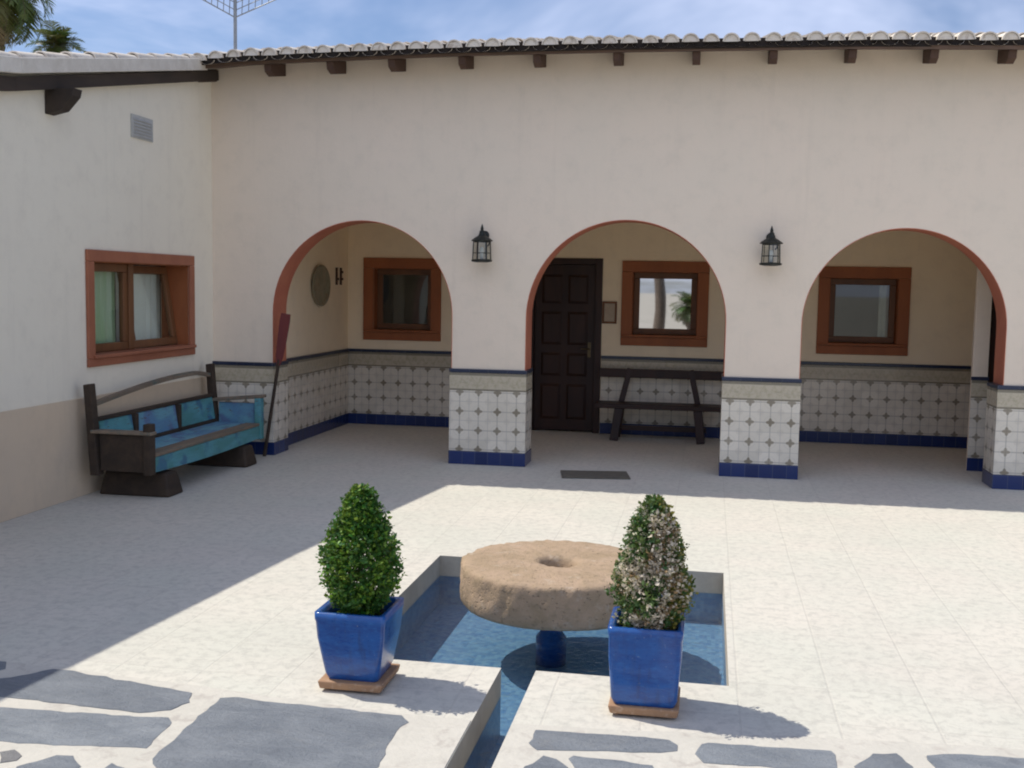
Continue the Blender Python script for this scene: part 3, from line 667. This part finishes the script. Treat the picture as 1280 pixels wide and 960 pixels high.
# ------------------------------------------------------------------ wall lanterns
def lantern(x, zc, label):
    r0 = thing('wall_lantern', label, 'wall lamp', (x, 0, zc), 'iron wall lanterns on the piers between the arches')
    y = -.15
    b = MB(); b.lathe([(.0, 0), (.045, 0), (.045, .012), (0, .012)], (0, 0, 0), 14)
    b.v = [(p[0]+x, -p[2]-.001, p[1]+zc+.13) for p in b.v]
    b.tube([(x, -.01, zc+.13), (x+.012, -.06, zc+.10), (x+.016, -.11, zc+.12), (x+.006, y+.01, zc+.17), (x, y, zc+.19)], .009, 8)
    b.tube([(x+.02, -.02, zc+.11), (x+.055, -.05, zc+.07), (x+.06, -.09, zc+.03), (x+.04, -.10, zc+.01)], .008, 8)
    b.build('bracket', M['iron'], r0)
    rc = MB(); rc.lathe([(.108, .062), (.112, .070), (.075, .098), (.04, .118), (.03, .14), (.026, .165), (.014, .175), (.017, .19), (.012, .205), (.004, .232), (0, .235)], (x, y, zc), 12, smooth=False); rc.build('roof_cap', M['iron'], r0)
    cg = MB(); k = 6
    for i in range(k):
        a = 2*math.pi*i/k + .26
        cg.bar((x+.085*math.cos(a), y+.085*math.sin(a), zc+.06), (x+.092*math.cos(a), y+.092*math.sin(a), zc-.125), .009)
    for z, rr in ((zc-.055, .0905), (zc+.055, .086)):
        pts = [(x+rr*math.cos(2*math.pi*i/k+.26), y+rr*math.sin(2*math.pi*i/k+.26), z) for i in range(k+1)]
        for p, q in zip(pts, pts[1:]): cg.bar(p, q, .006)
    cg.build('cage', M['iron'], r0)
    bs = MB(); bs.lathe([(0, -.15), (.06, -.15), (.105, -.142), (.108, -.125), (.09, -.118), (0, -.118)], (x, y, zc), 12, smooth=False); bs.build('base_ring', M['iron'], r0)
    gl = MB()
    for i in range(k):
        a, c = 2*math.pi*i/k+.26, 2*math.pi*(i+1)/k+.26
        gl.face([(x+.088*math.cos(a), y+.088*math.sin(a), zc-.117), (x+.088*math.cos(c), y+.088*math.sin(c), zc-.117), (x+.082*math.cos(c), y+.082*math.sin(c), zc+.06), (x+.082*math.cos(a), y+.082*math.sin(a), zc+.06)])
    gl.build('glass_panes', M['glass_lamp'], r0)
    bu = MB(); bu.lathe([(0, -.117), (.016, -.115), (.016, -.06), (.022, -.04), (.018, -.005), (0, .008)], (x, y, zc), 10); bu.build('bulb', M['curtain'], r0)
lantern(2.985, 2.247, 'black iron wall lantern with curled bracket on pier left of the middle arch')
lantern(5.84, 2.250, 'black iron wall lantern on the pier between middle and right arch')

# ------------------------------------------------------------------ painted bench by the wing wall
bench = thing('painted_bench', 'weathered wooden bench with turquoise and blue paint against the wing wall', 'bench', (.42, -1.5, 0))
XB, XF, YA, YB = .17, .70, -2.62, -.33
def slope_z(y): return .44 - .0*y
for y in (YA, YB):
    p = MB(); top = .98 if y == YA else 1.0
    p.hexa([(XB-.03, y-.045, .20), (XB+.05, y-.045, .20), (XB+.05, y+.045, .20), (XB-.03, y+.045, .20), (XB-.085, y-.04, top-.01), (XB-.015, y-.04, top), (XB-.015, y+.04, top), (XB-.085, y+.04, top-.01)])
    p.build('back_post', M['old_wood'], bench, .008)
for y in (YA, YB):
    box_obj('front_post', (XF-.07, y-.045, .22), (XF, y+.045, .655), M['old_wood' if y == YA else 'paint_turquoise'], bench, .008)
    am = MB(); am.hexa([(XB-.02, y-.05, .60), (XF+.03, y-.05, .657), (XF+.03, y+.05, .657), (XB-.02, y+.05, .60), (XB-.02, y-.05, .635), (XF+.03, y-.05, .69), (XF+.03, y+.05, .69), (XB-.02, y+.05, .635)]) if y == YB else am.hexa([(XB-.02, y-.05, .56), (XF+.01, y-.05, .56), (XF+.01, y+.05, .56), (XB-.02, y+.05, .56), (XB-.02, y-.05, .59), (XF+.01, y-.05, .59), (XF+.01, y+.05, .59), (XB-.02, y+.05, .59)])
    am.build('armrest', M['seat_wood'], bench, .008)
    box_obj('end_panel', (XB+.052, y-.016, .24), (XF-.072, y+.016, .555 if y == YA else .595), M['old_wood' if y == YA else 'paint_blue'], bench, .004)
# curved top rail
rl = MB(); n = 24; pts = []
for i in range(n+1):
    u = i/n; y = YA+.05+(YB-YA-.1)*u; z = .80+.125*math.sin(min(1, u*1.12)*math.pi*.55) - (.0 if u < .86 else .55*(u-.86)**1.3)
    pts.append((XB-.04-.0*u, y, z))
for p, q in zip(pts, pts[1:]): rl.bar(p, q, .045, .042)
rl.build('top_rail', M['seat_wood'], bench, .006)
lr = MB(); lr.bar((XB-.01, YA+.046, .672), (XB-.01, YB-.046, .672), .04, .035); lr.bar((XB+.02, YA+.046, .405), (XB+.02, YB-.046, .405), .04, .035); lr.build('back_rail', M['old_wood'], bench, .005)
for k, (a, b, mt) in enumerate(((YA+.07, YA+.60, 'paint_turquoise'), (YA+.66, YA+1.42, 'paint_blue'), (YA+1.48, YB-.06, 'paint_turquoise'))):
    p = MB(); p.hexa([(XB+.01, a, .425), (XB+.035, a, .425), (XB+.035, b, .425), (XB+.01, b, .425), (XB-.025, a, .652), (XB, a, .652), (XB, b, .652), (XB-.025, b, .652)]); p.build('back_panel', M[mt], bench, .006)
for k, yy in enumerate((YA+.63, YA+1.45)):
    box_obj('back_stile', (XB-.02, yy-.028, .40), (XB+.04, yy+.028, .655), M['old_wood'], bench, .005)
for k in range(3):
    xa = XB+.045+k*.162; sp = MB(); sp.box((xa, YA+.05, .365), (xa+.154, YB-.05, .393)); sp.build('seat_plank', M['paint_blue' if k < 2 else 'seat_wood'], bench, .006)
fa_ = MB(); n = 16
for i in range(n):
    u, w = i/n, (i+1)/n; ya, yb = YA+.048+(YB-YA-.096)*u, YA+.048+(YB-YA-.096)*w; za, zb2 = (.235+.0*q-.02*math.sin(q*math.pi) for q in (u, w))
    fa_.hexa([(XF-.045, ya, za), (XF-.012, ya, za), (XF-.012, yb, zb2), (XF-.045, yb, zb2), (XF-.045, ya, .362), (XF-.012, ya, .362), (XF-.012, yb, .362), (XF-.045, yb, .362)])
fa_.build('seat_apron', M['paint_turquoise'], bench)
for y in (-2.33, -.72):
    b_ = MB(); b_.hexa([(.10, y-.14, .0), (.76, y-.14, 0), (.76, y+.14, 0), (.10, y+.14, 0), (.14, y-.10, .205), (.72, y-.10, .205), (.72, y+.10, .205), (.14, y+.10, .205)]); b_.build('block_foot', M['old_wood'], bench, .02)
# dark red plank leaning by the arch
pk = thing('leaning_oar', 'old wooden oar with dark red blade leaning at the left arch jamb beside bench', 'oar', (.62, -.08, 0))
A_, B_ = Vector((.625, -.10, 0)), Vector((.855, -.06, 1.53)); D_ = (B_-A_)
q = MB(); q.tube([A_, A_+D_*.68], [.019, .017], 10); q.build('shaft', M['old_wood'], pk)
q = MB(); d_ = D_.normalized(); sx_ = Vector((0, 1, 0)).cross(d_).normalized(); th = Vector((0, .011, 0)); vs = []
for u, w_ in ((.64, .018), (.70, .040), (.80, .050), (.95, .056), (1.0, .05)):
    c_ = A_+D_*u; vs += [c_-sx_*w_-th, c_+sx_*w_-th, c_+sx_*w_+th, c_-sx_*w_+th]
q.add(vs, [(i*4+k, i*4+(k+1) % 4, (i+1)*4+(k+1) % 4, (i+1)*4+k) for i in range(4) for k in range(4)] + [(3,2,1,0), (16,17,18,19)])
q.build('blade', M['red_wood'], pk, .003)

# ------------------------------------------------------------------ porch bench, mat, plaque, plate
pb = thing('porch_bench', 'dark brown wooden bench with splayed legs against porch wall under the middle window', 'bench', (4.7, 2.4, 0))
y0, y1 = 2.28, 2.66; xa, xb = 3.93, 5.55
box_obj('top_rail', (xa, 2.62, .745), (xb, 2.67, .855), M['dark_wood'], pb, .008)
box_obj('seat', (xa, 2.22, .395), (xb, 2.62, .45), M['dark_wood'], pb, .008)
box_obj('stretcher', (4.20, 2.42, .11), (5.28, 2.46, .17), M['dark_wood'], pb, .005)
for sx, x in ((-1, 4.22), (1, 5.17)):
    p = MB(); p.bar((x, 2.60, .43), (x-sx*.10, 2.645, .86), .07, .05, (0, 1, 0)); p.build('back_post', M['dark_wood'], pb, .005)
    for yy, o_ in ((2.27, -.04), (2.56, .03)):
        p = MB(); p.bar((x+sx*.05, yy+o_, .0), (x, yy, .40), .10, .07, (0, 1, 0)); p.build('leg', M['dark_wood'], pb, .006)
    p = MB(); p.bar((x+sx*.02, 2.25, .14), (x+sx*.02, 2.58, .14), .05, .06); p.build('foot_rail', M['dark_wood'], pb, .005)
dm_ = MB(); T = Matrix.Translation((4.205, -.335, 0)) @ Matrix.Rotation(R(10), 4, 'Z')
dm_.box((-.335, -.20, .002), (.335, .20, .016), T)
tag(dm_.build('doormat', M['mat_fibre'], None, .005), 'dark grey rectangular doormat on the paving in front of middle arch', 'doormat')
wp = thing('wall_plaque', 'small brown framed plaque hanging between the dark door and middle window', 'plaque', (4.027, 2.84, 1.41))
q = MB()
for a, b in (((3.935, 1.41), (4.12, 1.435)), ((3.935, 1.665), (4.12, 1.69)), ((3.935, 1.436), (3.96, 1.664)), ((4.095, 1.436), (4.12, 1.664))): q.box((a[0], YD-.03, a[1]), (b[0], YD-.002, b[1]))
q.build('frame', M['sash_wood'], wp, .003)
box_obj('panel', (3.9605, YD-.018, 1.4365), (4.0945, YD-.003, 1.6635), M['paper'], wp, .002)
pt = MB(); pt.lathe([(0, .03), (.10, .026), (.19, .022), (.215, .030), (.25, .045), (.255, .04), (.22, .012), (.12, 0), (0, 0)], (0, 0, 0), 32)
pt.v = [(XL+.062+p[2], 1.72+p[0]*1.22, 1.83+p[1]) for p in pt.v]
tag(pt.build('wall_plate', M['ceramic_plate'], None), 'large oval patterned ceramic plate hanging on the porch side wall', 'plate')
wo = thing('wall_ornament', 'small brown wooden ornament of two upright pieces beside the oval plate on porch side wall', 'ornament', (XL+.06, 2.44, 1.84))
for yy, knobs in ((2.36, (1.90,)), (2.52, (1.90, 1.99))):
    q = MB(); q.box((XL+.061, yy-.022, 1.84), (XL+.08, yy+.022, 2.06)); up_ = q.build('upright', M['rafter_wood'], wo, .003)
    for z in knobs: box_obj('knob', (XL+.0795, yy-.015, z), (XL+.10, yy+.015, z+.03), M['rafter_wood'], up_, .004)

# ------------------------------------------------------------------ millstone fountain
ms = thing('millstone', 'thick round tan millstone on a blue pedestal standing in the pool', 'millstone', (4.45, -4.83, -.34))
def rough(p, r, z):
    q = Vector(p); k = noise.noise(q*4)*.008 + noise.noise(q*14)*.008 + noise.noise(q*38)*.006
    if r > .3: d = Vector((q.x-4.45, q.y+4.83, 0)).normalized(); q += d*k*1.4
    q.z += k*.7; return q
prof = [(0, .01), (.2, .01), (.40, .01), (.52, .014), (.556, .022), (.570, .040), (.574, .09), (.574, .13), (.573, .17), (.572, .21), (.570, .236), (.563, .252), (.548, .260), (.50, .263), (.42, .266), (.34, .268), (.26, .268), (.19, .267), (.15, .265), (.122, .258), (.104, .240), (.095, .20), (.088, .16), (0, .155)]
s = MB(); s.lathe(prof, (4.45, -4.83, 0), 150, True, jit=rough); s.build('grinding_stone', M['stone'], ms)
pd = MB(); pd.lathe([(.09, -.339), (.09, -.18), (.066, -.15), (.064, .009)], (4.42, -4.86, 0), 20); pd.build('pedestal', M['blue_glaze'], ms)
for k, (a, rr) in enumerate(((-1.75, .085), (-1.2, .07), (-.6, .06), (-2.3, .06))): pass

# ------------------------------------------------------------------ potted bushes
def square_pot(x, y, zr, wt_, wb_, label, lab_s, rot=0.0, flare=.0):
    r0 = thing('plant_pot', label, 'flower pot', (x, y, 0), 'square blue glazed pots beside the channel')
    sc = .155
    s_ = MB(); s_.hexa([(x-sc+.01, y-sc-.005+.01, .012), (x+sc-.01, y-sc+.005, .012), (x+sc-.01, y+sc-.01, .012), (x-sc+.01, y+sc-.01, .012), (x-sc, y-sc, .05), (x+sc, y-sc, .05), (x+sc, y+sc, .05), (x-sc, y+sc, .05)])
    so = s_.build('saucer', M['terracotta'], r0, .008)
    def sq(h, z):
        e = h*.10; return [(x+a*h-(e if k in (1, 5) else -e if k in (0, 4) else 0)*0, y+b*h, z) for k, (a, b) in enumerate(((-1,-1),(1,-1),(1,1),(-1,1)))]
    lv = [(wb_/2, .051), (wb_/2+.012, .08), ((wb_*.58+wt_*.42)/2+.006, .16), ((wb_*.25+wt_*.75)/2+.006, zr*.68), (wt_/2, zr-.045), (wt_/2+.004, zr-.03), (wt_/2+.004, zr), (wt_/2-.02, zr), (wt_/2-.028, zr-.03), (wt_/2-.035, zr-.06)]
    rings = []; seg = 6
    for h, z in lv:                                # rounded square section
        ring = []; rc = min(.022, h*.2)
        for (a, b, a0) in ((1, 1, 0), (-1, 1, 90), (-1, -1, 180), (1, -1, 270)):
            for k in range(seg+1):
                an = R(a0+90*k/seg); ring.append((x+a*(h-rc)+rc*math.cos(an), y+b*(h-rc)+rc*math.sin(an), z))
        rings.append(ring)
    p_ = MB(); n = len(rings[0]); p_.add([q for r_ in rings for q in r_], [(i*n+k, i*n+(k+1) % n, (i+1)*n+(k+1) % n, (i+1)*n+k) for i in range(len(rings)-1) for k in range(n)], True)
    p_.face(list(reversed(rings[0])))
    p_.build('pot_body', M['blue_glaze'], r0)
    e_ = MB(); hh = wt_/2-.03; e_.lathe([(hh*1.25, 0), (hh*.9, .012), (hh*.5, .02), (0, .022)], (x, y, zr-.058), 16, jit=lambda p, r, z: Vector((max(x-hh, min(x+hh, p.x)), max(y-hh, min(y+hh, p.y)), p.z+.006*noise.noise(p*30)))); e_.build('soil', M['soil'], r0)
    return r0
square_pot(3.715, -6.285, .372, .328, .235, 'square blue glazed pot on tan saucer holding the green bush', '')
square_pot(5.045, -6.285, .40, .318, .265, 'square blue glazed pot on reddish saucer holding the half dry bush', '')
def bush(x, y, z0, z1, rmax, prof, colfn, label, seed, nleaf=6500, leaf=.017):
    rg = random.Random(seed)
    r0 = thing('boxwood_bush', label, 'bush', (x, y, z0), 'clipped bushes in the blue pots')
    st = MB()
    st.tube([(x, y, z0-.02), (x+.005, y, z0+.1), (x, y+.004, (z0+z1)/2), (x, y, z1-.08)], [.014, .012, .008, .003], 7)
    for i in range(70):
        z = z0+.03+rg.random()*(z1-z0)*.75; t = (z-z0)/(z1-z0); a = rg.random()*6.283; rr = rmax*prof(t)*.85
        st.tube([(x, y, z-.03), (x+rr*.5*math.cos(a), y+rr*.5*math.sin(a), z+.0), (x+rr*math.cos(a), y+rr*math.sin(a), z+.04)], [.004, .003, .0015], 4, False)
    st.build('stems', M['bark'], r0)
    lf = MB(); cols = []
    ph = [rg.random()*50 for _ in range(3)]
    # sprigs: small clusters of leaves on short shoots, the shoots' tips making an uneven outline
    nsprig = nleaf//9
    for i in range(nsprig):
        t = rg.random()**.85; a = rg.random()*6.283
        depth = 1 - .55*rg.random()**2.2 + (.26*rg.random() if rg.random() < .06 else 0)
        d = Vector((math.cos(a), math.sin(a), 0))
        lump = 1 + .13*noise.noise(Vector((math.cos(a)*1.8, math.sin(a)*1.8, t*4+ph[0]))) + .09*noise.noise(Vector((math.cos(a)*4, math.sin(a)*4, t*9+ph[1])))
        rr = rmax*prof(t)*lump*depth
        c = Vector((x, y, z0+t*(z1-z0))) + d*rr
        out = (d*(.8-.3*t) + Vector((0, 0, .5+.5*t)) + Vector((rg.gauss(0, .25), rg.gauss(0, .25), rg.gauss(0, .2)))).normalized()
        base = colfn(t, a, depth, c, rg)
        for k in range(9):
            p = c + out*(k-4)*leaf*.34 + Vector((rg.gauss(0, 1), rg.gauss(0, 1), rg.gauss(0, 1)))*leaf*.30
            ld = (out*.5 + Vector((rg.gauss(0, 1), rg.gauss(0, 1), rg.gauss(0, .8)))).normalized()
            sd_ = ld.cross(Vector((rg.gauss(0, 1), rg.gauss(0, 1), rg.gauss(0, 1)))).normalized()
            L = leaf*rg.choice((.6, .8, .95, 1.1, 1.4))*rg.uniform(.85, 1.15); w = L*.33; nn = ld.cross(sd_)
            lf.face([p, p+ld*L*.45+sd_*w+nn*w*.25, p+ld*L, p+ld*L*.45-sd_*w+nn*w*.25])
            v = rg.uniform(.78, 1.25); cols += [tuple(q*v for q in base)]*4
    lf.build('foliage', M['leaf'], r0, colors=cols, fixn=False)
def egg(t): return max(.05, (math.sin(math.pi*min(1, (t*.92+.10)**.62))**.72) if t < 1 else .05)
def prof_left(t):
    pts = [(0, .34), (.08, .58), (.2, .88), (.36, 1.0), (.5, .97), (.64, .79), (.78, .57), (.9, .36), (.97, .19), (1, .05)]
    for (a, p), (b, q) in zip(pts, pts[1:]):
        if a <= t <= b: return p+(q-p)*(t-a)/(b-a)
    return .1
def prof_right(t):
    pts = [(0, .55), (.1, .78), (.24, .97), (.34, 1.0), (.48, .88), (.62, .74), (.75, .60), (.86, .44), (.94, .26), (1, .07)]
    for (a, p), (b, q) in zip(pts, pts[1:]):
        if a <= t <= b: return p+(q-p)*(t-a)/(b-a)
    return .07
def col_left(t, a, depth, c, rg):
    k = noise.noise(c*14)
    if rg.random() < .26+.6*max(0, k): return (.15+rg.uniform(-.02, .05), .27+rg.uniform(-.02, .06), .03)
    return (.032+rg.uniform(-.008, .012), .108+rg.uniform(-.02, .04), .018)
def col_right(t, a, depth, c, rg):
    # the sun-scorched side faces the courtyard (towards -y and +x)
    face = math.cos(a - R(-72)); k = noise.noise(c*7)*.95 + noise.noise(c*26)*.25
    dry = face*.95 + k - abs(t-.50)*1.25 + .16
    if dry > .50 and rg.random() < .84:
        q = rg.random(); return (.64+.14*q, .545+.13*q, .42+.12*q) if rg.random() < .72 else (.30, .19, .10)
    if math.cos(a - R(-10)) > .75 and rg.random() < .5: return (.25, .21, .035)
    if rg.random() < .16: return (.50, .45, .32)
    if rg.random() < .25: return (.13, .20, .06)
    return (.045+rg.uniform(-.01, .02), .105+rg.uniform(-.02, .03), .03)
bush(3.715, -6.285, .325, .908, .167, prof_left, col_left, 'dense all green clipped bush standing in a square blue pot', 11, 19000, .0195)
bush(5.062, -6.285, .35, .925, .160, prof_right, col_right, 'pointed bush with dried beige leaves among the green in a blue pot', 12, 19000, .0185)

# ------------------------------------------------------------------ roof antenna
an = thing('roof_antenna', 'grey grid antenna in a wide V on a thin pole above the roof', 'antenna', (-.405, 1.5, 4.46))
p = MB(); p.tube([(-.405, 1.5, 4.44), (-.404, 1.5, 5.6)], .021, 10); p.build('pole', M['galv'], an)
for sx in (-1, 1):
    q = MB(); A = Vector((-.404, 1.5, 4.995)); Bv = Vector((-.404+sx*.80, 1.44, 5.42)) if sx < 0 else Vector((-.404+.95, 1.44, 5.33))
    Hh = Vector((0, .06, .52))
    for i in range(7):
        a = A+Hh*(i/6); q.tube([a, a+(Bv-A)], .008 if i in (0, 6) else .0055, 5)
    for i in range(12):
        a = A+(Bv-A)*(i/11); q.tube([a, a+Hh], .007 if i in (0, 11) else .0055, 5)
    q.build('grid_panel', M['galv'], an)
q = MB(); q.tube([(-.404, 1.5, 5.25), (-.40, .85, 5.27)], .012, 8); 
for i in range(5): q.tube([(-.404-.13, 1.35-i*.11, 5.256+i*.003), (-.404+.13, 1.35-i*.11, 5.256+i*.003)], .005, 6)
q.build('boom', M['galv'], an)

# ------------------------------------------------------------------ palms
def palm(x, y, zc, rf, nf, label, seed, droop=1.0, fan=False, trunk_r=.16, group='palms behind the wing roof', tilt=(0, 1)):
    rg = random.Random(seed)
    r0 = thing('palm_tree', label, 'palm tree', (x, y, 0), group)
    t = MB(); t.tube([(x+.1*math.sin(i*.7), y, zc*i/10) for i in range(11)], [trunk_r*(1.25-.035*i+.05*(i % 2)) for i in range(11)], 12); t.build('trunk', M['bark'], r0)
    lf = MB(); cols = []; rc = MB()
    for i in range(nf):
        a = 2*math.pi*(i*.381966) + rg.uniform(-.15, .15); el = R(85 - 125*(i/nf)**.9*(.9+.2*rg.random())); L = rf*rg.uniform(.8, 1.1)
        pts = []; p = Vector((x, y, zc)); e = el; n = 14
        for k in range(n+1):
            pts.append(p.copy()); d = Vector((math.cos(a)*math.cos(e), math.sin(a)*math.cos(e), math.sin(e))); p = p + d*L/n; e -= R(5.5*droop)*(1+.06*k)
        rc.tube(pts, [.022*(1-.06*k)*rf/1.8 for k in range(n+1)], 5, False)
        base = (.055+rg.uniform(0, .05), .10+rg.uniform(-.02, .05), .03) if el > R(-25) else (.17+rg.uniform(-.04, .05), .15, .075)
        for k in range(2, n+1):
            for m_ in range(3):
                u = (m_+rg.random())/3; c = pts[k-1].lerp(pts[k], u); d = (pts[k]-pts[k-1]).normalized(); sd_ = d.cross(Vector((0, 0, 1)))
                sd_ = sd_.normalized() if sd_.length > .01 else Vector((1, 0, 0)); upv = sd_.cross(d)
                ll = rf*(.34 if not fan else .42)*math.sin(math.pi*min(1, .12+.85*k/n))**.7
                for sg in (-1, 1):
                    dd = (sd_*sg*.85 + d*.55 + upv*.25 + Vector((0, 0, -.25*droop)) + Vector((rg.gauss(0, .1), rg.gauss(0, .1), rg.gauss(0, .1)))).normalized()
                    w = d*(.016*rf/1.6+.004); q1 = c+dd*ll*.55; q2 = c+dd*ll+Vector((0, 0, -.10*ll*droop))
                    lf.face([c-w*.7, q1-w, q2, q1+w, c+w*.7]); v = rg.uniform(.75, 1.25); cols += [tuple(z*v for z in base)]*5
    lf.build('crown', M['frond'], r0, colors=cols, fixn=False); rc.build('frond_stalks', M['bark'], r0)
palm(-10.9, 12.0, 8.35, 1.55, 46, 'tall palm with hanging fronds cut off at the upper left corner', 21, 1.25)
palm(-8.15, 10.0, 6.62, .62, 30, 'small palm with spiky fronds just above the wing roof', 22, .7, True, .10)

palm(3.39, -24.0, 5.2, 1.8, 34, 'palm with straight trunk across the yard, mirrored dark in the middle window', 31, 1.2, False, .17, 'palms mirrored in the window')
palm(4.55, -23.0, 1.25, .8, 26, 'low young palm across the yard mirrored in the middle window pane', 32, .8, True, .09, 'palms mirrored in the window')

# ------------------------------------------------------------------ world, sun, camera
w = bpy.data.worlds.new('World'); scene.world = w; w.use_nodes = True; nt = w.node_tree; nt.nodes.clear(); n = N(nt)
sun_to = Vector((-.68, .15, 1.0)).normalized()             # towards the sun
elev = math.asin(sun_to.z); az = math.atan2(sun_to.x, sun_to.y)
sky = n.node('ShaderNodeTexSky', sky_type='NISHITA'); sky.sun_disc = False; sky.sun_elevation = elev; sky.sun_rotation = az
sky.altitude = 100; sky.air_density = 1.0; sky.dust_density = 1.0; sky.ozone_density = 2.0
tc = n.node('ShaderNodeTexCoord').outputs['Generated']; s3 = n.sep(tc)
zz = n.m('ADD', n.m('MAXIMUM', s3[2], 0.0), .12)
cv = n.comb(n.m('DIVIDE', s3[0], zz), n.m('DIVIDE', s3[1], zz), 0.0)
cl = n.noise(cv, .55, 6, .6, .5); cl2 = n.noise(cv, .22, 3, .5)
cloud = n.ss(n.m('ADD', n.m('MULTIPLY', cl, .65), n.m('MULTIPLY', cl2, .45)), .46, .64)
cloud = n.m('MULTIPLY', cloud, .85)
skc = n.mix(cloud, n.mix(1.0, sky.outputs[0], (.92, .97, 1.13), 'MULTIPLY'), (8.0, 8.8, 11.4))
bg = n.node('ShaderNodeBackground'); n.link(skc, bg.inputs[0]); bg.inputs[1].default_value = .092
wo_ = n.node('ShaderNodeOutputWorld'); n.link(bg.outputs[0], wo_.inputs[0])

sl_ = bpy.data.lights.new('sun', 'SUN'); sl_.energy = 3.8; sl_.angle = R(.5); sl_.color = (1.0, .955, .86)
so = bpy.data.objects.new('sun', sl_); col.objects.link(so); so.rotation_euler = (-sun_to).to_track_quat('-Z', 'Y').to_euler(); so.location = (-10, 5, 15)

cam = bpy.data.cameras.new('camera'); co = bpy.data.objects.new('camera', cam); col.objects.link(co)
cam.sensor_fit = 'HORIZONTAL'; cam.sensor_width = 36; cam.lens = 1367.44/1280*36; cam.clip_start = .05; cam.clip_end = 2000
rx, ux, fx = Vector((.98398845, .17740235, .01717949)), Vector((-.03267696, .08480926, .99586124)), Vector((-.17521115, .98047733, -.08924831))
mw = Matrix(((rx.x, ux.x, -fx.x, 5.27066), (rx.y, ux.y, -fx.y, -11.07204), (rx.z, ux.z, -fx.z, 1.86408), (0, 0, 0, 1)))
co.matrix_world = mw
scene.camera = co
scene.view_settings.view_transform = 'Standard'; scene.view_settings.look = 'None'; scene.view_settings.gamma = 1; scene.view_settings.exposure = 0.19
scene.view_settings.use_curve_mapping = False
scene.cycles.use_denoising = True; scene.cycles.filter_width = 2.0
scene.cycles.max_bounces = 10; scene.cycles.diffuse_bounces = 8
scene.cycles.sample_clamp_indirect = 6
